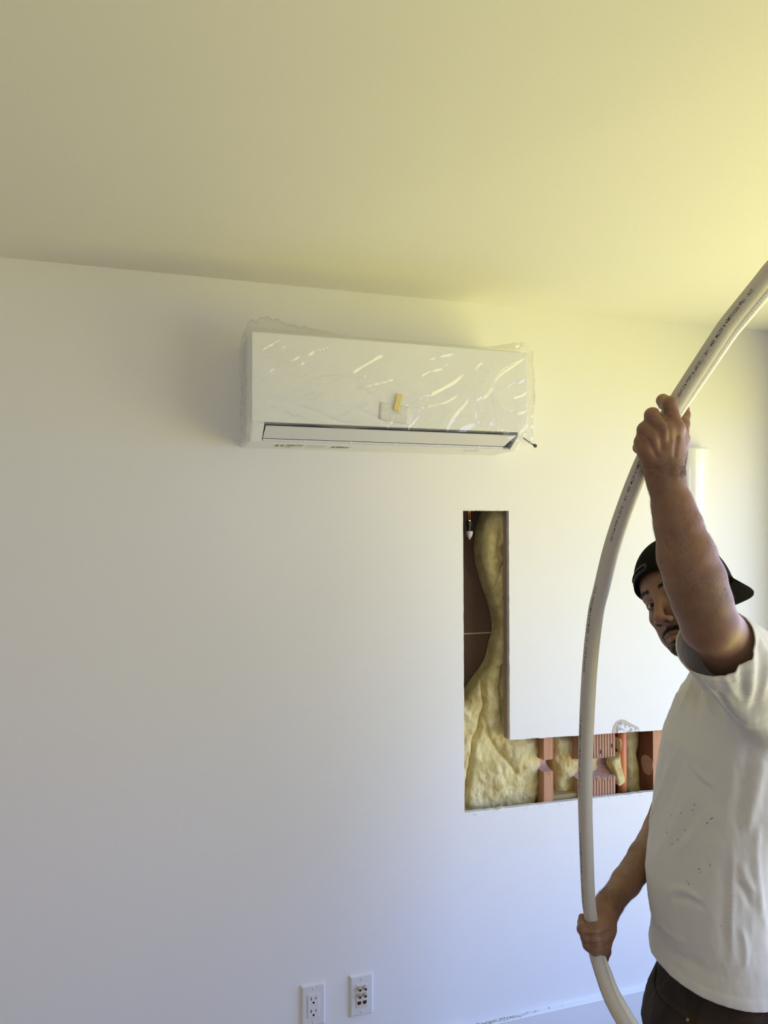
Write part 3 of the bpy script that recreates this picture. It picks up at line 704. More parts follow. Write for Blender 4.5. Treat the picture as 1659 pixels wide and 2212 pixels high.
class Field(Solid):                   # an arbitrary signed field meshed with the same surface nets
    def __init__(s, fn, c, r): s.fn = fn; s.p = [('f', None, .001, 1, np.asarray(c, float), r)]; s.bb = None
    def ev(s, P, prims=None): return s.fn(P)
    def near(s, c, R_): return s.p
def batt(name, label, outline, yb, yf, R_, creases=(), bulges=(), seed=0, st=.0032, grp=None, rough=1.0):
    ym = yb-(yb-yf)*.45
    P = [tuple(W(x, y, ym)[[0, 2]]) for x, y in outline]; P.append(P[0])
    P = [tuple(q[:2]) for q in spline(np.c_[np.array(P), np.zeros(len(P))], len(P)*5)]
    pa_ = np.array(P); g0 = .003; x0, x1, z0, z1 = pa_[:, 0].min()-.02, pa_[:, 0].max()+.02, pa_[:, 1].min()-.02, pa_[:, 1].max()+.02
    xs = np.arange(x0, x1, g0); zs = np.arange(z0, z1, g0); X, Z = np.meshgrid(xs, zs)
    ins = np.array([[inpoly(x, z, P) for x in xs] for z in zs]); D = segd(X, Z, P)*np.where(ins, 1, -1); G = np.zeros_like(D)
    for pl, A, w_ in creases:
        q = [tuple(W(x, y, yf)[[0, 2]]) for x, y in pl]; q = [tuple(s_[:2]) for s_ in spline(np.c_[np.array(q), np.zeros(len(q))], 30)]
        G += A*np.exp(-np.abs(segd(X, Z, q)/w_)**1.3)
    for (px_, py_), A, w_ in bulges:
        c = W(px_, py_, yf); G -= A*np.exp(-((X-c[0])**2+(Z-c[2])**2)/w_**2)
    G += rough*np.array([[fbm(x+z*.3, z*.7, .05, seed, 3)*.012+fbm(x, z*.7, .016, seed+3, 4)*.0075 for x in xs] for z in zs])
    def bil(A, x, z):
        u = np.clip((x-x0)/g0, 0, A.shape[1]-1.001); v = np.clip((z-z0)/g0, 0, A.shape[0]-1.001); i = u.astype(int); j = v.astype(int); fu, fv = u-i, v-j
        return (A[j, i]*(1-fu)+A[j, i+1]*fu)*(1-fv)+(A[j+1, i]*(1-fu)+A[j+1, i+1]*fu)*fv
    def fn(Q):
        d = bil(D, Q[:, 0], Q[:, 2]); g = bil(G, Q[:, 0], Q[:, 2]); y_ = np.maximum(yf+g, .0185)
        u, v = np.maximum(R_-d, 0), np.maximum(y_+R_-Q[:, 1], 0)
        return np.maximum(np.hypot(u, v)-R_, Q[:, 1]-yb)
    F_ = Field(fn, ((x0+x1)/2, (yf+yb)/2, (z0+z1)/2), max(x1-x0, z1-z0)/2+.02)
    s_ = F_.p[0]; lo_, hi_ = np.array((x0, min(yf-.03, .01), z0)), np.array((x1, yb+.02, z1))
    F_.p = [('f', None, .001, 1, (lo_+hi_)/2, (hi_-lo_)/2)]
    V, Q = F_.mesh(st, 10); me = np_mesh(name, V, Q)
    return tag(newobj(name, me, fib, None, True), label, 'insulation', grp)
batt('insulation_batt', 'large yellow fibreglass batt folded down the tall slot and filling the corner',
     [(1062, 1070), (1047, 1110), (1037, 1150), (1034, 1190), (1040, 1230), (1050, 1265), (1062, 1300), (1070, 1330), (1073, 1362), (1066, 1390), (1060, 1418), (1050, 1440), (1030, 1468), (1000, 1508),
      (965, 1545), (960, 1800), (1100, 1790), (1138, 1742), (1153, 1712), (1160, 1680), (1158, 1640), (1157, 1595), (1150, 1560), (1115, 1540), (1112, 1070)],
     .146, .052, .035,
     creases=[([(1054, 1440), (1048, 1470), (1047, 1505), (1050, 1520), (1043, 1545), (1036, 1580), (1025, 1600), (1020, 1640), (1012, 1700), (1006, 1748)], .030, .006),
              ([(1047, 1550), (1058, 1590), (1075, 1620), (1095, 1645), (1112, 1668)], .014, .006), ([(1053, 1433), (1070, 1438), (1090, 1445)], .010, .003),
              ([(1045, 1210), (1055, 1255), (1061, 1310)], .010, .004), ([(1090, 1215), (1076, 1262), (1066, 1330)], .010, .004), ([(1090, 1440), (1086, 1490), (1088, 1560)], .020, .008),
              ([(1090, 1290), (1086, 1310), (1077, 1325)], .008, .003)],
     bulges=[((1125, 1640), .022, .05), ((1080, 1690), .012, .05), ((1015, 1620), .006, .03), ((1060, 1180), .006, .03)], seed=1)
batt('insulation_batt', 'small yellow fibreglass lobe bulging at the upper right of the tall slot',
     [(1079, 1105), (1075, 1125), (1075, 1150), (1078, 1168), (1085, 1180), (1096, 1185), (1110, 1180), (1110, 1100), (1090, 1095)], .10, .040, .018, seed=4, rough=.4)
batt('insulation_batt', 'matted yellow fibreglass between the notched stud and the grooved post',
     [(1186, 1585), (1188, 1640), (1190, 1700), (1192, 1732), (1225, 1738), (1275, 1735), (1275, 1580), (1230, 1578)], .148, .060, .03,
     creases=[([(1195, 1640), (1200, 1655), (1205, 1663)], .012, .005)], bulges=[((1220, 1665), .014, .03)], seed=7, rough=1.5)
batt('insulation_batt', 'torn tuft of yellow fibreglass hanging between the grooved post and the orange pipe',
     [(1331, 1590), (1333, 1612), (1330, 1632), (1318, 1640), (1316, 1652), (1322, 1664), (1326, 1680), (1330, 1694), (1338, 1690), (1343, 1683), (1339, 1664), (1335, 1650), (1333, 1630), (1336, 1600)], .06, .018, .007, seed=11, st=.0018, rough=.6)
batt('insulation_batt', 'tall yellow fibreglass strip between the orange pipe and the dark stud',
     [(1340, 1560), (1342, 1640), (1345, 1720), (1372, 1716), (1374, 1690), (1372, 1650), (1368, 1625), (1371, 1600), (1368, 1560)], .148, .085, .02, seed=13, rough=.8)
# ================================================================== THE PERSON
fB = -.999*CR + .035*_fw; lB = -.035*CR - .999*_fw       # where the trunk faces; towards his left side
fB /= np.linalg.norm(fB); lB /= np.linalg.norm(lB)
HL = np.array([.2208, -.8656, .4494]); HU = np.array([-.0770, .4439, .8928]); HF = np.array([-.9723, -.2317, .0313])
HO = np.array([1.0739, -.8507, 1.5916]); HA = np.stack([HL, HU, HF])
def H(l, u, f): return HO + (l*HL + u*HU + f*HF)/1000.0
def hloc(P): return (np.asarray(P)-HO)@HA.T*1000.0
mm = lambda *r: [x/1000 for x in r]
B = Solid()
# --- head
B.ell(H(0, 30, -14), mm(74, 84, 93), HA, .01); B.ell(H(0, 36, 18), mm(63, 58, 66), HA, .03); B.ell(H(0, -22, 20), mm(61, 76, 60), HA, .025)
for s_ in (-1, 1):
    B.cone(H(s_*53, -42, 2), H(s_*24, -94, 54), .018, .016, .028)
    B.ell(H(s_*41, -27, 52), mm(20, 15, 18), HA, .020); B.ell(H(s_*35, -62, 44), mm(20, 24, 20), HA, .022)
    B.cone(H(s_*11, 20, 78), H(s_*44, 21, 60), .0095, .009, .012)
B.ell(H(0, -101, 64), mm(21, 16, 17), HA, .02)
B.ell(H(0, -74, 64), mm(30, 20, 22), HA, .016)
for s_ in (-1, 1): B.ell(H(s_*32, 0, 88), mm(19, 11, 12), HA, .012, -1)
B.cone(H(0, 14, 82), H(0, -34, 103), .0070, .0095, .012); B.ell(H(0, -39.5, 105), mm(11.6, 9.8, 10.6), HA, .006)
for s_ in (-1, 1): B.ell(H(s_*13.5, -45, 95), mm(7.4, 7.0, 11), HA, .007)
B.cone(H(0, -46, 100), H(0, -58, 88), .0045, .004, .006)
for s_ in (-1, 1): B.ell(H(s_*10.2, -51.8, 102), mm(4.4, 4.4, 7), HA, .002, -1)
for s_ in (-1, 1):
    B.cone(H(s_*24, -73.5, 77), H(s_*4, -69.5, 87.5), .0040, .0052, .004); B.cone(H(s_*22, -78, 77), H(0, -82.5, 86), .0040, .0066, .004)
for s_ in (-1, 1): B.cone(H(s_*27, -76.3, 80), H(0, -75.8, 95), .0014, .0013, .0018, -1)
B.ell(H(0, -92, 80), mm(15, 4, 5), HA, .008, -1)
for s_ in (-1, 1):
    B.ell(H(s_*31, -.5, 67.5), mm(15, 14.4, 14.4), HA, .003)
    B.ell(H(s_*31.5, -1.2, 82.5), mm(13.6, 4.1, 9), HA, .0012, -1)
    B.ell(H(s_*76, -8, -10), mm(6.5, 30, 17), HA, .006); B.ell(H(s_*84, -6, -6), mm(5, 18, 9), HA, .004, -1)
# --- neck and trunk
TZ = 1.54                             # depth of the trunk's middle
NB = C(1580, 1432, 1.575)
B.cone(H(0, -62, -14), NB, .054, .060, .02)
rows = [(2230, 1440, .092, .122), (2120, 1455, .080, .110), (2000, 1445, .086, .120), (1900, 1425, .100, .138), (1800, 1433, .100, .142), (1700, 1443, .102, .150), (1600, 1459, .100, .154), (1520, 1496, .072, .120), (1455, 1550, .045, .08)]
def stack_rows(S_, rows, k, dl=0, pxadd=0):
    zs, cs, rf, rl = [], [], [], []
    for py, pl, a, b in rows:
        a += dl; b += dl; ext = math.hypot((fB@CR)*a, (lB@CR)*b); c = C(pl+pxadd+ext/TZ*1600, py, TZ); zs.append(c[2]); cs.append(c[:2]); rf.append(a); rl.append(b)
    o = np.argsort(zs); S_.stack(np.array(zs)[o], np.array(cs)[o], np.array(rf)[o], np.array(rl)[o], fB, lB, k)
    return np.array(zs)[o], np.array(cs)[o]
ZS, CS = stack_rows(B, rows, .03)
SHL, ELL_, WRL = C(1652, 1474, 1.40), C(1534, 1352, 1.205), C(1435, 1022, 1.200)
SHR, ELR, WRR = C(1536, 1530, 1.71), C(1430, 1795, 1.765), C(1316, 1953, 1.585)
B.cone(NB, SHL, .046, .050, .02); B.cone(NB, SHR, .046, .050, .02)
B.chain([(SHL, .058), (C(1585, 1405, 1.295), .052), (ELL_, .0445)], .012, .03)
B.chain([(ELL_, .0445), (C(1516, 1300, 1.203), .0455), (C(1501, 1252, 1.201), .0470), (C(1482, 1200, 1.199), .0445), (C(1464, 1132, 1.198), .0360),
         (C(1454, 1096, 1.198), .0322), (C(1440, 1045, 1.199), .0278), (WRL, .0285)], .008)
B.chain([(SHR, .055), (ELR, .041), (C(1392, 1852, 1.70), .0345), (C(1352, 1906, 1.64), .0300), (WRR, .0258)], .010, .03)
# --- raised left hand, back of the hand to the camera, fingers closed round the tubing
def F3(S_, pts, k=.004, first=.010): S_.chain([(C(*p[:3]), p[3]) for p in pts], k, first)
B.cone(WRL, C(1432, 975, 1.197), .027, .022, .012)
B.ell(C(1431, 958, 1.190), (.040, .047, .0155), np.stack([CR, CU, CF]), .014)
for a_, b_ in (((1452, 1000, 1.196), (1459, 924, 1.178)), ((1440, 1000, 1.192), (1435, 928, 1.173)), ((1424, 1002, 1.194), (1411, 946, 1.178)), ((1410, 1006, 1.198), (1396, 970, 1.186))):
    B.cone(C(*a_), C(*b_), .0145, .0128, .010)
F3(B, [(1459, 926, 1.178, .0120), (1446, 871, 1.178, .0108), (1432, 865, 1.200, .0100), (1433, 874, 1.226, .0088)], .003, .007)
F3(B, [(1435, 930, 1.173, .0128), (1409, 897, 1.176, .0118), (1407, 905, 1.206, .0105), (1421, 914, 1.238, .0090)])
F3(B, [(1411, 948, 1.178, .0125), (1393, 928, 1.183, .0115), (1392, 937, 1.211, .0100), (1404, 944, 1.240, .0088)])
F3(B, [(1396, 970, 1.186, .0118), (1385, 955, 1.191, .0100), (1380, 967, 1.212, .0090), (1390, 977, 1.236, .0080)])
F3(B, [(1455, 992, 1.208, .017), (1466, 950, 1.212, .0158), (1474, 917, 1.232, .0112), (1477, 897, 1.246, .0100), (1480, 884, 1.254, .0072)], .005, .012)
B.cone(C(1462, 925, 1.190), C(1468, 950, 1.200), .010, .013, .012)
# --- lower right hand, thumb down, fingers closed over the tubing
F3(B, [(1316, 1953, 1.585, 0.0259), (1309, 1972, 1.570, 0.0237), (1305, 2005, 1.552, 0.0237), (1300, 2036, 1.548, 0.0204)], .008, .010)
B.cone(C(1298, 1950, 1.577), C(1296, 1992, 1.552), .0126, .0132, .008)
F3(B, [(1306, 1996, 1.538, 0.0149), (1284, 2009, 1.512, 0.0134), (1259, 2007, 1.516, 0.0116), (1258, 1994, 1.532, 0.0094), (1257.5, 1982, 1.540, 0.0077)], .004, .009)
F3(B, [(1307, 2020, 1.536, 0.0143), (1287, 2029, 1.508, 0.0130), (1266, 2025, 1.514, 0.0110), (1261, 2018, 1.538, 0.0094)], .004, .009)
F3(B, [(1303, 2042, 1.536, 0.0138), (1286, 2047, 1.510, 0.0123), (1270, 2041, 1.516, 0.0105), (1265, 2034, 1.540, 0.0088)], .004, .009)
F3(B, [(1297, 2050, 1.542, 0.0127), (1284, 2053, 1.522, 0.0099), (1272, 2047, 1.532, 0.0088)], .004, .008)
F3(B, [(1306, 2000, 1.570, 0.0165), (1309, 2030, 1.576, 0.0116), (1309, 2055, 1.577, 0.0101), (1307, 2073, 1.576, 0.0073)], .005, .010)
# --- legs under the jeans
HIPC = np.array([*CS[0], ZS[0]])
hip = lambda s_, z, f=0.0, sp=.088: np.array([*(HIPC[:2] + lB[:2]*s_*sp + fB[:2]*f), z])
for s_ in (1, -1):
    B.chain([(hip(s_, .74, 0, .055), .055), (hip(s_, .46, .01, .105), .054), (hip(s_, .40, .01, .108), .052), (hip(s_, .10, -.02, .12), .036)], .02, .02)
    B.cone(hip(s_, .06, -.02, .12), hip(s_, .04, .14, .14), .036, .030, .02)
V, Q = B.mesh(.0035); body_me = np_mesh('person', V, Q)
hand_c = [(C(1430, 930, 1.20), .085), (C(1290, 2010, 1.54), .09)]
def near_any(c, L_): return np.any([np.linalg.norm(c-q, axis=1) < r for q, r in L_], axis=0)
refine(body_me, lambda c: (np.linalg.norm(c-H(0, -20, 20), axis=1) < .14) | near_any(c, hand_c), B)
def face_test(c):
    q = hloc(c); return (q[:, 2] > 30) & (q[:, 1] > -125) & (q[:, 1] < 45) & (np.abs(q[:, 0]) < 62)
refine(body_me, face_test, B)
VB = coords(body_me); VB, NBN = B.project(VB, 1)
# creases of the knuckles and the wrist
CRE = [([(1262, 2021), (1280, 2020), (1300, 2019), (1316, 2012)], 1.51, .0034, .0022), ([(1262, 2037), (1280, 2040), (1300, 2037)], 1.51, .0026, .0022), ([(1268, 1999), (1270, 2004)], 1.50, .0020, .0014), ([(1277, 1999), (1284, 2008)], 1.50, .0020, .0014),
       ([(1425, 889), (1432, 898), (1440, 904)], 1.165, .0020, .0018), ([(1403, 916), (1410, 922), (1418, 930)], 1.165, .0018, .0018), ([(1384, 938), (1394, 944), (1402, 952)], 1.165, .0016, .0018),
       ([(1440, 905), (1446, 925), (1448, 950)], 1.17, .0022, .0050), ([(1421, 925), (1426, 945), (1430, 970)], 1.17, .0020, .0045), ([(1402, 955), (1410, 970), (1418, 985)], 1.17, .0018, .0040), ([(1463, 945), (1460, 965), (1458, 985)], 1.18, .0022, .0035),
       ([(1382, 1004), (1400, 1012), (1425, 1010)], 1.18, .0010, .0012), ([(1437, 886), (1447, 884), (1456, 888)], 1.16, .0009, .0010), ([(1438, 891), (1447, 889), (1456, 893)], 1.16, .0008, .0010), ([(1402, 903), (1410, 900), (1418, 905)], 1.16, .0008, .001)]
def proj_px(P): v = P-CAM; Z = v@CF; return np.stack([CX+FPX*(v@CR)/Z, CY-FPX*(v@CU)/Z, Z], 1)
near_hand = np.flatnonzero(near_any(VB, hand_c)); PP = proj_px(VB[near_hand])
for pl, Zc, dep, wd in CRE:
    q = spline(np.array([(*p, 0) for p in pl], float), 30)[:, :2]; m = np.flatnonzero((PP[:, 2] < Zc+.035))
    dd = np.sqrt(((PP[m, None, :2]-q[None])**2).sum(-1)).min(1)*Zc/FPX
    facing = (NBN[near_hand[m]]@CF) < -.1
    VB[near_hand[m]] -= (NBN[near_hand[m]]*(dep*np.exp(-(dd/wd)**2)*facing)[:, None])
body_me.vertices.foreach_set('co', VB.astype(np.float32).ravel()); body_me.update()
# lip, stubble, knuckle and lid pigment; shade painted into mouth line, lid crease, nostrils
ql = hloc(VB); tint = np.ones((len(VB), 4)); 
base = np.array((.235, .125, .078))
nzv = np.array([mnoise.noise(Vector(p)*14) for p in VB]); nz2 = np.array([mnoise.noise(Vector(p)*60) for p in VB])
colr = base*(1+.24*nzv+.12*nz2)[:, None]
def blend(mask, c, a=1.0):
    global colr
    m = np.clip(mask*a, 0, 1)[:, None]; colr = colr*(1-m)+np.array(c)*m
x_, u_, f_ = ql[:, 0], ql[:, 1], ql[:, 2]; infr = (f_ > 20)
lip = infr*np.exp(-(np.abs(u_+76)/7.8)**4-(np.abs(x_)/25)**6)*(f_ > 72); blend(lip, (.27, .105, .075), .85)
mouth_shade = infr*np.exp(-(np.abs(u_+76)/1.5)**2-(np.abs(x_)/27)**8)*(f_ > 70); blend(mouth_shade, (.04, .015, .012), .9)
BEARD = (.030, .020, .015)
mus = infr*np.exp(-(np.abs(u_+62-.004*x_**2*-1)/5.2)**4-(np.abs(x_)/31)**6); mus *= 1-np.exp(-(x_/2.5)**2)*.4
gside = infr*np.exp(-(np.abs(np.abs(x_)-31)/3.5)**2-(np.abs(u_+80)/15)**4)
goat = infr*np.exp(-(np.abs(x_)/27)**6)*(u_ < -92)*np.clip((-92-u_)/4, 0, 1)*(f_ > 30); soul = infr*np.exp(-(np.abs(x_)/8)**4-(np.abs(u_+91)/5)**4)
blend(np.maximum.reduce([mus*.85, gside*.75, goat*.9, soul*.7]), BEARD)
jaws = infr*np.exp(-(np.abs(u_+85)/30)**4)*(np.abs(x_) > 28)*.25; blend(jaws, (.10, .07, .05))
bx_ = np.abs(x_); brow_u = 22+4.5*np.sin(np.clip((bx_-12)/36, 0, 1)*math.pi*.8); brow = infr*np.exp(-(np.abs(u_-brow_u)/3.6)**4)*np.clip((bx_-10)/4, 0, 1)*np.clip((52-bx_)/6, 0, 1); blend(brow, (.03, .02, .015), .85)
lid_crease_shade = infr*np.exp(-(np.abs(u_-9.5+.012*(bx_-31)**2)/1.0)**2-(np.abs(bx_-31)/14)**6); blend(lid_crease_shade, (.10, .05, .035), .8)
inn = [np.exp(-(((x_-s_*31.5)/13.2)**2+((u_+1.2)/4.1)**2-1)**2/.07)*(f_ > 60) for s_ in (-1, 1)]; blend(inn[0]+inn[1], (.03, .015, .012), .9)
nostril_shade = [np.exp(-(((x_-s_*10.2)/4.2)**4+((u_+50.8)/3.6)**4))*(f_ > 80) for s_ in (-1, 1)]; blend(nostril_shade[0]+nostril_shade[1], (.025, .010, .008), .95)
under = infr*np.exp(-(np.abs(u_+10)/5)**2-(np.abs(bx_-28)/14)**4)*(f_ > 55); blend(under, (.19, .095, .06), .5)
blend(np.exp(-np.minimum((np.hypot(x_-3, u_+6)), np.hypot(x_-16, u_-34))**2/1.2)*(f_ > 60), (.06, .03, .02), .8)
rosy = infr*np.exp(-((x_+2)/16)**2-((u_+32)/16)**2)*(f_ > 80); blend(rosy, (.32, .155, .10), .5)
hnd = np.exp(-(np.linalg.norm(VB-C(1430, 920, 1.19), axis=1)/.06)**4); blend(hnd, (.26, .135, .085), .5)
at = body_me.color_attributes.new('skin_colour', 'FLOAT_COLOR', 'POINT'); tint[:, :3] = np.clip(colr, 0, 1); at.data.foreach_set('color', tint.astype(np.float32).ravel())
skin = mat('skin', (.3, .16, .1), .48, bump=(260, .22, (1, 1, 1)), spec=.45, sss=(.12, (1.0, .35, .15), .012))
n = skin.node_tree; an = n.nodes.new('ShaderNodeAttribute'); an.attribute_name = 'skin_colour'; n.links.new(an.outputs['Color'], n.nodes['Principled BSDF'].inputs['Base Color'])
person = newobj('person', body_me, skin, None, True)
tag(person, 'person in white t-shirt, backwards black cap and dark jeans holding the white tubing', 'person')
# --- eyes
eye_w = mat('eye_white', (.55, .51, .48), .3, coat=.15); iris_m = mat('iris_brown', (.012, .006, .004), .35, spec=.2, coat=.05); pupil_m = mat('pupil', (.002, .002, .002), .3, spec=.2, coat=.05)
for s_ in (-1, 1):
    c = H(s_*31, -.5, 67.0); g = CAM-c; g /= np.linalg.norm(g); g = g*.8+HF*.2; g /= np.linalg.norm(g)
    Mx = Matrix.Translation(Vector(c)) @ Vector(g).to_track_quat('Z', 'Y').to_matrix().to_4x4()
    bm = bmesh.new(); r_ = .0130; prof = [(r_*math.sin(t), r_*math.cos(t)) for t in np.radians(np.r_[np.linspace(179, 40, 20), 34, 28, 26, 20, 15, 11, 10, 5, 1])]
    lathe(bm, prof, Mx, 32)
    for f in bm.faces:
        a = math.degrees((Vector(g)).angle(f.calc_center_median()-Vector(c))); f.material_index = 2 if a < 10.5 else (1 if a < 27 else 0)
    obj('eye', bm, [eye_w, iris_m, pupil_m], person, True)
# --- hair: brows, moustache, goatee, arm hair as fine strands
hair_m = mat('dark_hair', (.018, .012, .010), .55)
def strands(name, count, pick, length, rad, droop, m=hair_m, curl=.25, seg=3, lift=.55):
    idx = np.flatnonzero(pick > 0); pr = pick[idx]/pick[idx].sum(); ch = RNG.choice(idx, count, p=pr); vs, fs = [], []
    for i in ch:
        p, nn = VB[i]+RNG.normal(0, .0005, 3), NBN[i]; t = np.array(droop(ql[i], VB[i])) + RNG.normal(0, curl, 3); t -= (t@nn)*nn; t /= np.linalg.norm(t)+1e-9
        L_ = length*RNG.uniform(.5, 1.3); s1 = np.cross(nn, t); b0 = len(vs); lf = lift*RNG.uniform(.4, 1.3); bend = RNG.normal(0, .3)
        for j in range(seg+1):
            v = j/seg; q = p - nn*.0003 + t*L_*v + nn*L_*lf*v*(1-.45*v) + s1*L_*bend*v*v; r_ = rad*(1-.85*v)
            for a_ in (0, 2.09, 4.19): vs.append(q+(s1*math.cos(a_)+nn*math.sin(a_))*r_)
        for j in range(seg):
            for a_ in range(3): u0 = b0+j*3; fs.append((u0+a_, u0+(a_+1) % 3, u0+3+(a_+1) % 3, u0+3+a_))
    return pymesh(name, vs, fs, m, person)
strands('moustache', 1500, mus*(f_ > 60), .0055, .00022, lambda q, p: -HU*1.0+HL*np.sign(q[0])*.8)
strands('goatee', 2600, np.maximum.reduce([goat, gside*.8, soul*.6]), .0055, .00022, lambda q, p: -HU+HF*.4)
strands('eyebrows', 900, brow, .0055, .00022, lambda q, p: HL*np.sign(q[0])+HU*.35)
ax_l = [(ELL_, WRL, 1.0, CR*.6-CU*.8), (ELR, WRR, 1.0, -CR*.7-CU*.7)]
pick = np.zeros(len(VB))
for a, b, wgt, dr in ax_l:
    ab = b-a; h = (VB-a)@ab/(ab@ab); d_ = np.linalg.norm(VB-a-np.clip(h, 0, 1)[:, None]*ab, axis=1)
    pick += wgt*(1 if b is WRL else .45)*((h > .12) & (h < 1.08) & (d_ < .06))*np.clip(.5+.9*np.array([mnoise.noise(Vector(p)*22) for p in VB]), 0, 1) if wgt else 0
strands('arm_hair', 8500, pick, .0115, .000068, lambda q, p: (-CR*.35+CU*.3)+CR*.4*np.sign(p@CR), curl=.17, seg=3, lift=.22, m=mat('arm_hair', (.035, .022, .016), .6))

# ------------------------------------------------------------------ cap, worn backwards
cap_m = mat('black_cap_cloth', (.006, .006, .0065), .95, bump=(420, .5, (1, 1, 1)), spec=.08)
def cap_r(az):                        # rim height along U for azimuth (0 = forehead)
    return 57*math.cos(az/2)**4 + 18*math.sin(az/2)**2 - 8*math.sin(az)**2*0
cc = (0, 26, -8); cr3 = (88, 113, 110)
def cap_pt(az, t, off=0):             # t 0 rim .. 1 crown
    u0 = cap_r(az); s0 = max(-.95, min(.95, (u0-cc[1])/cr3[1])); th0 = math.asin(s0); th = th0+(math.pi/2-th0)*t
    k = 1+off/90
    return H(cc[0]+k*cr3[0]*math.cos(th)*math.sin(az), cc[1]+k*cr3[1]*math.sin(th), cc[2]+k*cr3[2]*math.cos(th)*math.cos(az))
NA, NT = 96, 26; vs, fs = [], []
for j in range(NT+1):
    for i in range(NA):
        az = 2*math.pi*i/NA; t = (j/NT)*.995; seam = -1.0*max(0, 1-abs(((az/(math.pi/3)+.5) % 1)-.5)/.04)*(t < .97)
        vs.append(cap_pt(az, t, seam))
for j in range(NT):
    for i in range(NA): a_ = j*NA+i; b_ = j*NA+(i+1) % NA; fs.append((a_, b_, b_+NA, a_+NA))
cap = pymesh('cap', vs, fs, cap_m, person, True); md = cap.modifiers.new('cloth', 'SOLIDIFY'); md.thickness = .0022; md.offset = 0
vs, fs = [], []                       # sweat band roll along the rim
bm = bmesh.new(); tube(bm, [cap_pt(2*math.pi*i/80, .012, 0) for i in range(81)], .0022, 8, caps=False, up=HU); obj('cap_rim', bm, cap_m, cap, True)
bm = bmesh.new(); Mx = Matrix.Translation(Vector(cap_pt(0, 1))) @ Vector(HU).to_track_quat('Z', 'Y').to_matrix().to_4x4(); lathe(bm, [(.007, -.002), (.0065, .001), (.004, .0028), (.001, .0034)], Mx, 20); obj('cap_button', bm, cap_m, cap, True)
# plastic snap strap on the forehead side
vs, fs = [], []; strap_m = mat('snap_strap', (.012, .012, .015), .5, spec=.25); a0_, a1_ = math.radians(-47), math.radians(6); ns = 40
for off in (.6, 2.3):
    for j in range(7):
        for i in range(ns+1):
            s_ = i/ns; az = a0_+(a1_-a0_)*s_; endr = math.sqrt(max(0, 1-max(0, abs(s_-.5)*2-.86)**2/.14**2)); t = .105+(j/6-.5)*.125*endr
            vs.append(cap_pt(az, t, off - (.9 if j in (0, 6) and off > 2 else 0)))
for o_ in range(2):
    for j in range(6):
        for i in range(ns): a_ = o_*7*(ns+1)+j*(ns+1)+i; fs.append((a_, a_+1, a_+ns+2, a_+ns+1))
snap = pymesh('snap_strap', vs, fs, strap_m, cap, True)
bm = bmesh.new()
for i in range(8):
    az = a0_+(a1_-a0_)*(.14+.72*i/7); p = cap_pt(az, .105, 2.0); q = cap_pt(az, .105, 6)
    Mx = Matrix.Translation(Vector(p)) @ Vector(q-p).to_track_quat('Z', 'Y').to_matrix().to_4x4(); lathe(bm, [(.0036, 0), (.0034, .0012), (.0022, .0014), (.0020, .0006)], Mx, 14)
obj('snap_studs', bm, cap_m, snap)['kind'] = 'stuff'
# brim at the back of the head
vs, fs = [], []; NB_, NR = 40, 14
for j in range(NR+1):
    for i in range(NB_+1):
        s_ = -1+2*i/NB_; az = math.pi+s_*math.radians(58); r0 = cap_pt(az, .0, 0); q = hloc(r0)
        ext = 74*(1-abs(s_)**2.6)**.55; t = j/NR
        l_, u__, f__ = q[0]*(1+.05*t), q[1]-t*ext*.38-7*(s_*s_)*t, q[2]-t*ext*.93
        vs.append(H(l_, u__+9*t*(1-s_*s_)*0, f__))
for j in range(NR):
    for i in range(NB_): a_ = j*(NB_+1)+i; fs.append((a_, a_+1, a_+NB_+2, a_+NB_+1))
brim = pymesh('cap_brim', vs, fs, cap_m, cap, True); md = brim.modifiers.new('board', 'SOLIDIFY'); md.thickness = .0028; md.offset = 0
# ================================================================== CLOTHES
def bvh_of(me): return BVHTree.FromPolygons([v.co.copy() for v in me.vertices], [tuple(p.vertices) for p in me.polygons])
def cast(bv, px, py):
    d = Vector(ray(px, py)).normalized(); h = bv.ray_cast(Vector(CAM), d); return (np.array(h[0]), np.array(h[1])) if h[0] else (None, None)
def nearest_curve(P, cur):            # distance to a dense curve and position along it
    d2 = ((P[:, None, :]-cur[None])**2).sum(-1); i = d2.argmin(1); return np.sqrt(d2[np.arange(len(P)), i]), i/(len(cur)-1)
def apply_folds(V, N, bv, folds):
    for pl, h_, w_ in folds:
        pts = []
        for x, y in spline(np.array([(a, b, 0) for a, b in pl], float), 26)[:, :2]:
            p, _n = cast(bv, x, y)
            if p is not None: pts.append(p)
        if len(pts) < 4: continue
        cur = np.array(pts); c = cur.mean(0); m = np.flatnonzero(np.linalg.norm(V-c, axis=1) < np.linalg.norm(cur-c, axis=1).max()+4*w_)
        if len(m) == 0: continue
        d, s_ = nearest_curve(V[m], cur); tp = np.clip(np.minimum(s_, 1-s_)*5, 0, 1)
        V[m] += N[m]*(h_*tp*np.exp(-(d/w_)**2))[:, None]
    return V
SH = Solid()
srows = [(2190, 1412, .140, .174), (2075, 1415, .137, .172), (2050, 1417, .134, .169), (2015, 1421, .127, .165), (1960, 1411, .121, .160), (1900, 1406, .122, .160), (1850, 1412, .122, .162), (1780, 1421, .122, .164), (1700, 1432, .122, .168), (1600, 1446, .119, .170), (1520, 1477, .104, .160), (1455, 1552, .07, .11)]
sZ, sC = stack_rows(SH, srows, .03)
SH.cone(NB, C(1650, 1474, 1.41), .066, .070, .03); SH.cone(NB, SHR, .066, .068, .03)
CUF = C(1543, 1386, 1.238)
SH.cone(C(1655, 1480, 1.405), CUF, .084, .0635, .03); 
SH.chain([(C(1565, 1450, 1.285), .036), (C(1614, 1528, 1.345), .022), (C(1665, 1560, 1.385), .040)], .03)
SH.chain([(SHR, .072), (C(1492, 1650, 1.74), .064)], .03)
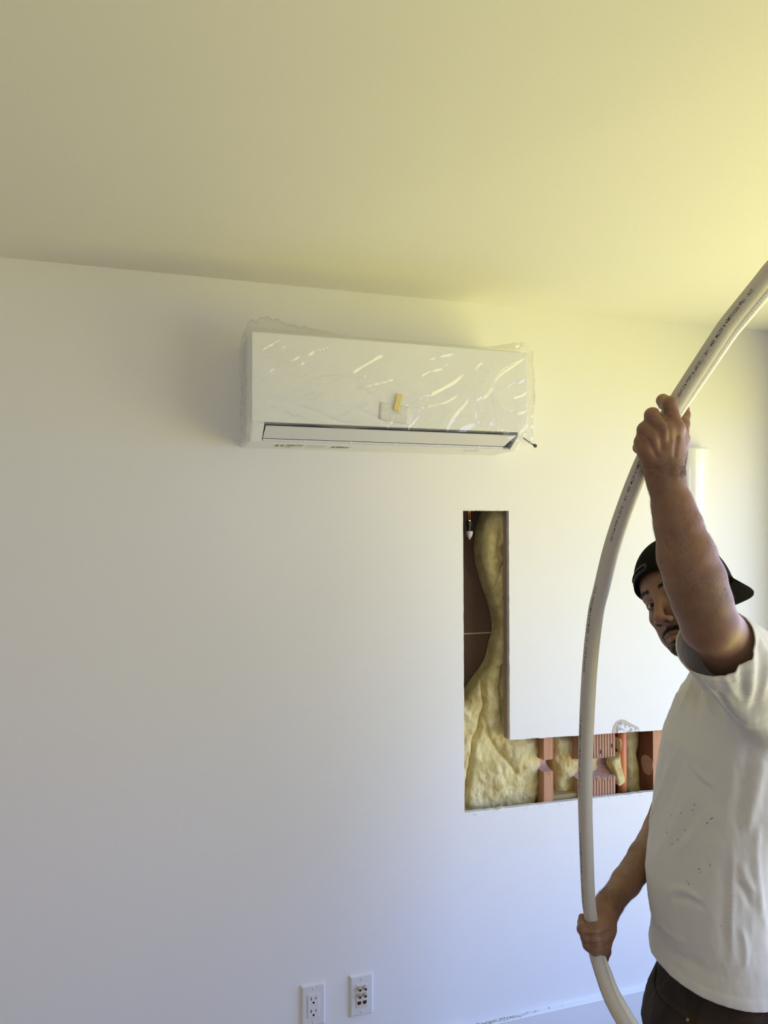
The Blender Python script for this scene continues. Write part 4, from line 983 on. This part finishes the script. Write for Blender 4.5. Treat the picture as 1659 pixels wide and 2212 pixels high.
V, Q = SH.mesh(.0042); V, N = SH.project(V, 2)

tmp = np_mesh('tmp', V, Q); sbv = bvh_of(tmp); bpy.data.meshes.remove(tmp)
SF = [([(1464, 1612), (1450, 1650), (1435, 1694), (1410, 1755), (1402, 1790)], .0060, .008), ([(1478, 1625), (1463, 1670), (1447, 1715), (1425, 1770)], -.0040, .010),
      ([(1500, 1462), (1484, 1500), (1468, 1545)], .0045, .008), ([(1521, 1478), (1527, 1515), (1528, 1576)], .0040, .010), ([(1510, 1480), (1506, 1530), (1498, 1590)], -.0035, .010),
      ([(1486, 1652), (1508, 1683), (1540, 1708)], -.0030, .004), ([(1494, 1650), (1516, 1677), (1548, 1700)], .0022, .006),
      ([(1500, 1700), (1470, 1760), (1430, 1830), (1410, 1850)], .0030, .010), ([(1540, 1740), (1500, 1800), (1450, 1850)], .0030, .010), ([(1520, 1738), (1482, 1796), (1440, 1840)], -.0030, .009),
      ([(1439, 1930), (1465, 1921), (1490, 1928), (1522, 1950)], .0035, .007), ([(1440, 1943), (1470, 1940), (1500, 1948), (1525, 1962)], -.0035, .007),
      ([(1586, 1830), (1580, 1900), (1579, 2000), (1580, 2095)], .0040, .006), ([(1572, 1850), (1567, 1950), (1567, 2080)], -.0030, .010),
      ([(1600, 1860), (1612, 1900), (1632, 1930)], .0045, .007), ([(1590, 1900), (1610, 1930), (1625, 1965)], -.004, .006), ([(1640, 1780), (1632, 1850), (1640, 1930), (1650, 2010)], .0045, .008), ([(1600, 2000), (1612, 2050), (1606, 2100)], .003, .006),
      ([(1650, 1620), (1632, 1720), (1612, 1800)], .0050, .012), ([(1620, 1590), (1604, 1700), (1592, 1800)], -.0040, .012),
      ([(1612, 1371), (1621, 1420), (1622, 1470), (1616, 1538)], .0060, .008), ([(1600, 1400), (1603, 1450), (1606, 1510)], -.0045, .008), ([(1636, 1360), (1644, 1420), (1640, 1490), (1622, 1545)], -.0045, .009),
      ([(1590, 1400), (1588, 1440), (1596, 1490)], .0035, .007), ([(1655, 1390), (1656, 1450), (1640, 1520)], .005, .009), ([(1560, 1455), (1580, 1485), (1600, 1520)], .003, .005),
      ([(1545, 1490), (1560, 1510), (1585, 1545), (1612, 1566)], -.0050, .005), ([(1430, 2000), (1450, 2020), (1490, 2040)], .003, .008), ([(1415, 1990), (1440, 2010)], .003, .007), ([(1420, 2040), (1470, 2068), (1530, 2090)], -.003, .009)]
V = apply_folds(V, N, sbv, SF)
wr = np.array([fbm(p[0]*2+p[1]*2, p[2]*.8, .10, 21, 3)*.0035 + fbm(p[0]*2.2-p[1]*2, p[2]+p[0]*.5, .030, 22, 3)*.0016 for p in V])
bk = np.clip((-(V[:, :2]-sC.mean(0))@fB[:2]-.02)/.06, 0, 1)*(V[:, 2] < 1.35)
wr += bk*np.array([.0030*mnoise.noise((p[0]*26+p[1]*26, p[2]*7+p[0]*9, 4))+.0018*mnoise.noise((p[0]*60, p[1]*40, p[2]*34)) for p in V])
V += N*wr[:, None]
HEMZ = .846
hemz = HEMZ + .002*np.sin(np.arctan2(V[:, 1]+.8, V[:, 0]-1)*3)
V -= N*(.0014*np.exp(-((V[:, 2]-HEMZ-.024)/.0022)**2))[:, None]; V += N*(.0012*np.exp(-((V[:, 2]-HEMZ-.012)/.011)**4))[:, None]
AX = ELL_-C(1655, 1480, 1.405); AX /= np.linalg.norm(AX)
cufN = AX*.92+CU*.10-CR*.0; cufN /= np.linalg.norm(cufN)
sd = (V-CUF)@cufN; nearc = np.linalg.norm(V-CUF, axis=1) < .22
V -= N*(.0012*np.exp(-((sd+.020)/.002)**2)*nearc)[:, None]
AXR = C(1492, 1650, 1.74)-SHR; AXR /= np.linalg.norm(AXR); CFR = C(1493, 1643, 1.739)
sdr = (V-CFR)@AXR; nearr = np.linalg.norm(V-CFR, axis=1) < .10
nA = HU*.5+_z*.8; nA /= np.linalg.norm(nA); NC = NB+np.array((0, 0, .052))+fB*.01
neckcut = (np.linalg.norm(np.cross(V-NC, nA), axis=1) < .088) & ((V-NC)@nA > 0)
kill = (V[:, 2] < hemz) | ((sd > 0) & nearc) | ((sdr > 0) & nearr & (V[:, 2] < SHR[2]-.05)) | neckcut
def cut_mesh(name, V, Q, kill, planes):
    """drop faces wholly beyond the cuts and snap the boundary onto them"""
    keep = ~kill[Q].all(1); Q2 = Q[keep]; bd = kill.copy(); V = V.copy()
    for sdf, nn, msk in planes:
        m = bd & (sdf > 0) & msk; V[m] -= sdf[m][:, None]*nn
    used = np.unique(Q2); re = -np.ones(len(V), int); re[used] = np.arange(len(used)); return np_mesh(name, V[used], re[Q2])
me = cut_mesh('t_shirt', V, Q, kill, [(hemz-V[:, 2], np.array((0, 0, -1.0)), np.ones(len(V), bool)), (sd, cufN, nearc), ((V-NC)@nA, nA, neckcut), (sdr, AXR, nearr & (V[:, 2] < SHR[2]-.05))])
cloth = mat('white_cotton', (.80, .79, .78), .92, bump=(1400, .10, (1, 1, 1)), spec=.2)
_n = cloth.node_tree; _b = _n.nodes['Principled BSDF']; _t = _n.nodes.new('ShaderNodeBsdfTranslucent'); _t.inputs[0].default_value = (.80, .79, .78, 1)
_x = _n.nodes.new('ShaderNodeMixShader'); _x.inputs[0].default_value = .22; _n.links.new(_b.outputs[0], _x.inputs[1]); _n.links.new(_t.outputs[0], _x.inputs[2]); _n.links.new(_x.outputs[0], _n.nodes['Material Output'].inputs[0])
shirt = newobj('t_shirt', me, cloth, person, True); md = shirt.modifiers.new('cloth', 'SOLIDIFY'); md.thickness = .0022; md.offset = -1
shirt['label'] = 'loose white cotton t-shirt with small dark smudges'
sbv = bvh_of(me)
# seams and smudges
def seam(name, pls, bv, r, m, parent, off=.0004, seg=6, n=40, stitch=False):
    bm = bmesh.new()
    for pl in pls:
        pts = []
        for x, y in spline(np.array([(a, b, 0) for a, b in pl], float), n)[:, :2]:
            p, nn = cast(bv, x, y)
            if p is not None: pts.append(p-np.sign(nn@ray(x, y))*nn*off)
        if len(pts) < 3: continue
        pts = np.array(pts)
        if stitch:
            for i in range(0, len(pts)-2, 3): tube(bm, pts[i:i+3], r, 5)
        else: tube(bm, pts, r, seg)
    return obj(name, bm, m, parent, True)
seam('armhole_seam', [[(1500, 1440), (1520, 1470), (1546, 1500), (1570, 1532), (1590, 1552)]], sbv, .0008, cloth, shirt)
smd = mat('smudge', (.22, .20, .18), .9)
bm = bmesh.new(); rr = random.Random(9)
for (x, y, L_, a_) in [(1534, 1869, 4, .2), (1510, 1877, 6, 0), (1512, 1885, 4, 1), (1500, 1738, 5, 1.3), (1496, 1750, 4, 1.4), (1470, 1757, 4, 1.3), (1441, 1798, 4, 1.4), (1479, 1793, 4, 1.5), (1464, 1814, 4, 1.1), (1452, 1823, 3, .3), (1484, 1903, 4, 1.2), (1488, 1910, 5, 1.4), (1537, 1768, 9, -.7), (1528, 1778, 6, -.8), (1556, 2000, 3, 0), (1450, 1762, 3, 1)]:
    pp = [cast(sbv, x+L_*(t-.5)*math.cos(a_), y+L_*(t-.5)*math.sin(a_)) for t in (0, .5, 1)]
    if any(p is None for p, q in pp): continue
    tube(bm, [p-np.sign(q@ray(x, y))*q*.0001 for p, q in pp], [.0003, .0009, .0003], 6)
obj('smudges', bm, smd, shirt)['kind'] = 'stuff'
# ------------------------------------------------------------------ jeans
J = Solid()
jrows = [(2240, 1398, .128, .168), (2212, 1402, .126, .168), (2180, 1410, .124, .168), (2150, 1425, .119, .166), (2120, 1448, .112, .164), (2080, 1456, .108, .162), (2030, 1454, .106, .158), (1985, 1456, .104, .156), (1940, 1456, .104, .150)]
stack_rows(J, jrows, .02)
HZ = C(1500, 2240, TZ)[2]
for s_ in (1, -1):
    top_ = hip(s_, HZ-.03, .0, .078); J.chain([(top_, .088), (hip(s_, .60, .01, .095), .078), (hip(s_, .44, .01, .105), .066), (hip(s_, .10, -.02, .12), .058), (hip(s_, .05, -.02, .12), .058)], .02, .03)
V, Q = J.mesh(.0045); V, N = J.project(V, 2)

V += N*np.array([fbm(p[0]*2+p[1]*2, p[2]*1.1, .07, 31, 3)*.004 + mnoise.noise((p[0]*12, p[1]*12, p[2]*36))*.002*(p[2] < .6) for p in V])[:, None]
tmp = np_mesh('tmp', V, Q); jbv = bvh_of(tmp); bpy.data.meshes.remove(tmp)
V = apply_folds(V, N, jbv, [([(1418, 2082), (1416, 2107), (1414, 2127), (1424, 2154), (1451, 2180), (1479, 2200)], -.0025, .004), ([(1521, 2134), (1516, 2158), (1506, 2183), (1497, 2212)], -.0025, .004),
     ([(1470, 2120), (1480, 2150), (1496, 2170)], .005, .015), ([(1525, 2152), (1557, 2166), (1599, 2180), (1659, 2192)], -.0025, .004), ([(1560, 2190), (1600, 2200), (1650, 2205)], .003, .008)])
kill = (V[:, 2] > .905) | (V[:, 2] < .035)
me = cut_mesh('jeans', V, Q, kill, [(V[:, 2]-.905, np.array((0, 0, 1.0)), np.ones(len(V), bool)), (.035-V[:, 2], np.array((0, 0, -1.0)), V[:, 2] < .1)])
denim = mat('black_denim', (.018, .014, .012), .85, var=((.050, .036, .027), 9, (1, 1, 1), .22), bump=(700, .5, (1, 1, 1)), spec=.15)
stitch_m = mat('stitching', (.10, .065, .04), .8)
jeans = newobj('jeans', me, denim, person, True); md = jeans.modifiers.new('cloth', 'SOLIDIFY'); md.thickness = .002; md.offset = -1
jbv = bvh_of(me)
seam('pocket_edge', [[(1418, 2088), (1416, 2107), (1414, 2127), (1424, 2154), (1451, 2180), (1479, 2201)]], jbv, .0016, denim, jeans, .0006)
seam('pocket_stitching', [[(1422, 2092), (1420, 2110), (1419, 2126), (1430, 2151), (1455, 2175), (1482, 2194)], [(1426, 2096), (1425, 2112), (1424, 2126), (1434, 2148), (1459, 2170), (1486, 2189)]], jbv, .0005, stitch_m, jeans, .0003, stitch=True, n=60)
seam('side_seam', [[(1522, 2132), (1517, 2158), (1507, 2183), (1498, 2211)]], jbv, .0014, denim, jeans, .0004)
seam('waistband_edge', [[(1527, 2152), (1557, 2165), (1599, 2179), (1658, 2190)]], jbv, .0014, denim, jeans, .0004)
seam('waistband_stitching', [[(1535, 2158), (1557, 2168), (1599, 2182), (1658, 2194)], [(1600, 2188), (1658, 2200)]], jbv, .0005, stitch_m, jeans, .0003, stitch=True, n=50)
p, nn = cast(jbv, 1486, 2203); nn = nn if nn@CF < 0 else -nn
bm = bmesh.new(); Mx = Matrix.Translation(Vector(p)) @ Vector(nn).to_track_quat('Z', 'Y').to_matrix().to_4x4(); lathe(bm, [(.0036, -.001), (.0034, .001), (.002, .0018)], Mx, 16); obj('rivet', bm, mat('copper_rivet', (.45, .26, .16), .35, metal=1), jeans)
bm = bmesh.new(); g = []
for y in (2140, 2150, 2160, 2169):
    row = []
    for x in (1560, 1573):
        p, nn = cast(jbv, x, y); nn = nn if nn@CF < 0 else -nn; row.append((bm.verts.new(p+nn*.0035), bm.verts.new(p-nn*.001)))
    g.append(row)
for a, b in zip(g, g[1:]):
    bm.faces.new((a[0][0], a[1][0], b[1][0], b[0][0])); bm.faces.new((a[0][0], b[0][0], b[0][1], a[0][1])); bm.faces.new((a[1][0], b[1][0], b[1][1], a[1][1]))
bm.faces.new((g[-1][0][0], g[-1][1][0], g[-1][1][1], g[-1][0][1])); bm.faces.new((g[0][0][0], g[0][1][0], g[0][1][1], g[0][0][1]))
bmesh.ops.recalc_face_normals(bm, faces=bm.faces); obj('belt_loop', bm, denim, jeans)
# shoes
shoe_m = mat('dark_shoe', (.03, .028, .026), .6); sole_m = mat('shoe_sole', (.45, .43, .40), .7)
for s_ in (1, -1):
    K = Solid(); heel, toe = hip(s_, .045, -.05, .12), hip(s_, .035, .16, .14)
    K.cone(heel, hip(s_, .055, .03, .125), .042, .045, .02); K.cone(hip(s_, .05, .03, .125), toe, .045, .036, .02); K.cone(hip(s_, .06, -.03, .12), hip(s_, .10, -.025, .12), .042, .044, .02)
    V, Q = K.mesh(.006); V[:, 2] = np.maximum(V[:, 2], .012)
    sh = newobj('shoe', np_mesh('shoe', V, Q), shoe_m, person, True)
    bm = bmesh.new(); d = toe-heel; d[2] = 0; n2 = np.array((-d[1], d[0], 0)); n2 /= np.linalg.norm(n2); L_ = np.linalg.norm(d); d = d/L_
    ring = [(heel+d*(-.045+(L_+.085)*t)+n2*w_) for t, w_ in [(0, .015), (.05, .032), (.3, .036), (.65, .046), (.88, .042), (1, .012), (1, -.012), (.88, -.04), (.65, -.042), (.3, -.036), (.05, -.032), (0, -.015)]]
    a = [bm.verts.new((p[0], p[1], .001)) for p in ring]; b = [bm.verts.new((p[0], p[1], .022)) for p in ring]; bm.faces.new(a[::-1]); bm.faces.new(b); [bm.faces.new((a[i], a[(i+1) % 12], b[(i+1) % 12], b[i])) for i in range(12)]
    obj('sole', bm, sole_m, sh)
# ================================================================== THE INSULATED TUBING
rA, rB, SEP = .0135, .0100, .0165
# left silhouette of the main tube in the photo, its depth, and the twist of the smaller tube behind it (degrees)
HP = [(1820, 392, 1.09, 8), (1760, 455, 1.1, 10), (1700, 520, 1.118, 12), (1659, 562, 1.13, 14), (1626, 603, 1.142, 16), (1587, 651.5, 1.156, 20), (1556, 690.5, 1.167, 24), (1532.7, 725, 1.176, 27), (1501.5, 773, 1.19, 30), (1470, 821.7, 1.205, 34), (1447, 858, 1.214, 37), (1420, 903, 1.222, 40), (1394, 950, 1.228, 44), (1368.7, 1000, 1.24, 46), (1334, 1089, 1.262, 50), (1304.6, 1179, 1.286, 54), (1283, 1268, 1.31, 58), (1270, 1328, 1.328, 62), (1258, 1443, 1.362, 72), (1251, 1588, 1.405, 80), (1249, 1717, 1.445, 85), (1252.7, 1846, 1.49, 88), (1257, 1940, 1.52, 86), (1263.5, 1993, 1.532, 80), (1268.5, 2036, 1.536, 70), (1273.5, 2066, 1.532, 58), (1286.7, 2109, 1.515, 46), (1304, 2158.4, 1.49, 38), (1331.6, 2212, 1.455, 34), (1368, 2275, 1.41, 32), (1400, 2350, 1.36, 32), (1418, 2450, 1.31, 34), (1424, 2600, 1.29, 40), (1424, 2800, 1.275, 50), (1418, 3000, 1.26, 55), (1380, 3240, 1.25, 60), (1300, 3300, 1.2, 60)]
hp = np.array(HP, float); NH = 1500; sp_ = spline(hp[:, :3], NH); tw = np.interp(np.linspace(0, len(hp)-1, NH), np.arange(len(hp)), hp[:, 3])
d2 = np.gradient(sp_[:, :2], axis=0); d2 /= np.linalg.norm(d2, axis=1)[:, None]       # image direction, downwards
perp = np.stack([-d2[:, 1], d2[:, 0]], 1); perp[perp[:, 0] < 0] *= -1
perp = np.where((np.arange(NH) > NH*.93)[:, None], perp[int(NH*.93)], perp)
PA = np.array([C(x+px_*rA/z*FPX, y+py_*rA/z*FPX, z) for (x, y, z), (px_, py_) in zip(sp_, perp)])
PA[:, 2] = np.maximum(PA[:, 2], rA+.002)
Th = np.gradient(PA, axis=0); Th /= np.linalg.norm(Th, axis=1)[:, None]
RP = np.array([px_*CR-py_*CU for px_, py_ in perp]); RP -= (RP*Th).sum(1)[:, None]*Th; RP /= np.linalg.norm(RP, axis=1)[:, None]
AW = np.cross(Th, RP); AW *= np.sign(AW@CF)[:, None]                                   # away from the camera
PB = PA+SEP*(np.cos(np.radians(tw))[:, None]*RP+np.sin(np.radians(tw))[:, None]*AW); PB[:, 2] = np.maximum(PB[:, 2], rB+.002)
foam = mat('white_foam_sleeve', (.54, .51, .465), .6, bump=(500, .4, (1, 1, 1)))
foam2 = mat('ribbed_foam_sleeve', (.78, .78, .78), .35, bump=(500, .3, (1, 1, 1)))
def ribbed(name, P, r, m, seg, gro, rib, every, parent):
    n = len(P); a = np.arange(seg)*2*math.pi/seg; R0 = r*(1+gro*np.cos(a*(seg//4)))
    rr_ = R0[None]*(1+rib*np.sin(np.arange(n)*2*math.pi/every))[:, None]
    V = P[:, None]+rr_[..., None]*(np.cos(a)[None, :, None]*RP[:, None]+np.sin(a)[None, :, None]*AW[:, None])
    i, j = np.meshgrid(np.arange(n-1), np.arange(seg), indexing='ij'); b = i*seg
    Q = np.stack([b+j, b+(j+1) % seg, b+seg+(j+1) % seg, b+seg+j], -1).reshape(-1, 4)
    me = np_mesh(name, V.reshape(-1, 3), Q); return newobj(name, me, m, parent, True)
tub = thing('insulated_tubing', 'long bowed white insulated twin pipe with black lettering held by the person', 'tubing', tuple(PA[-1]))
rel(tub, ribbed('main_sleeve', PA, rA, foam, 96, .016, .005, 4.0, tub)); rel(tub, ribbed('small_sleeve', PB, rB, foam2, 48, .015, .022, 4.6, tub))
web = bmesh.new(); prev = None
for i in range(0, NH, 3):
    u = PB[i]-PA[i]; q = np.cross(Th[i], u); q /= np.linalg.norm(q); cur = [web.verts.new(PA[i]+u*.5+q*.0045), web.verts.new(PA[i]+u*.5-q*.0045), web.verts.new(PA[i]+u*.25+q*.0105*0+q*.009), web.verts.new(PA[i]+u*.25-q*.009)]
    if prev:
        web.faces.new((prev[2], prev[0], cur[0], cur[2])); web.faces.new((prev[1], prev[3], cur[3], cur[1]))
    prev = cur
rel(tub, obj('joining_web', web, foam, tub, True))
for P_, r_, nm in ((PA, rA, 'main'), (PB, rB, 'small')):
    for e_ in (0, -1):
        bm = bmesh.new()
        t_ = Th[e_]*(-1 if e_ == 0 else 1); Mx = Matrix.Translation(Vector(P_[e_])) @ Vector(t_).to_track_quat('Z', 'Y').to_matrix().to_4x4()
        lathe(bm, [(r_*.99, -.002), (r_*.96, 0), (r_*.45, .0002), (r_*.45, .03), (r_*.2, .03)], Mx, 24); rel(tub, obj('copper_end', bm, copper, tub))
    
# lettering along the main sleeve
arc_ = np.r_[0, np.cumsum(np.linalg.norm(np.diff(PA, axis=0), axis=1))]
def arc_at(py): return float(np.interp(py, sp_[:, 1], arc_))
ink = mat('black_ink', (.03, .028, .03), .6)
def along(s_): 
    f = np.interp(s_, arc_, np.arange(NH)); i = int(min(NH-2, f)); t = f-i; mix_ = lambda A: A[i]*(1-t)+A[i+1]*t
    return mix_(PA), mix_(RP), mix_(AW)
TXT = '21 ft - ISOCLIMA R ASTM E84 - 1/4" - .35.50" R value 4.5 '
def lettering(py0, py1, off, size, body=TXT):
    s0, s1 = arc_at(py0), arc_at(py1)
    cu = bpy.data.curves.new('t', 'FONT'); cu.body = body; cu.size = 1; cu.resolution_u = 2; cu.offset = .004
    to = bpy.data.objects.new('t', cu); COL.objects.link(to); me = bpy.data.meshes.new_from_object(to.evaluated_get(bpy.context.evaluated_depsgraph_get()))
    bpy.data.objects.remove(to); bpy.data.curves.remove(cu)
    xs = [v.co.x for v in me.vertices]; W_ = max(xs)-min(xs)
    for v in me.vertices:
        P_, R_, A_ = along(s0+(v.co.x/W_)*(s1-s0)); th = math.asin(max(-.97, min(.97, off)))+(v.co.y-.35)*size/rA
        v.co = Vector(P_+(rA*1.016+.0002)*(math.sin(th)*R_-math.cos(th)*A_))
    me.name = 'lettering'; me.materials.clear(); rel(tub, newobj('lettering', me, ink, tub))
lettering(618, 850, -.42, .0068, '21ft - 10ga ISOCLIMA R ASTM  E84 - 1/4" - ".35.50" R value 4.5 L=50\'')
lettering(985, 1162, -.55, .0062, 'CLIMA R ASTM  E84 - 1/4" - .35.50" R value 4.5 L=50\'')
lettering(1262, 1446, -.86, .0058); lettering(1540, 1712, -.92, .0058); lettering(1795, 1960, -.92, .0058); lettering(2075, 2200, -.95, .0058)
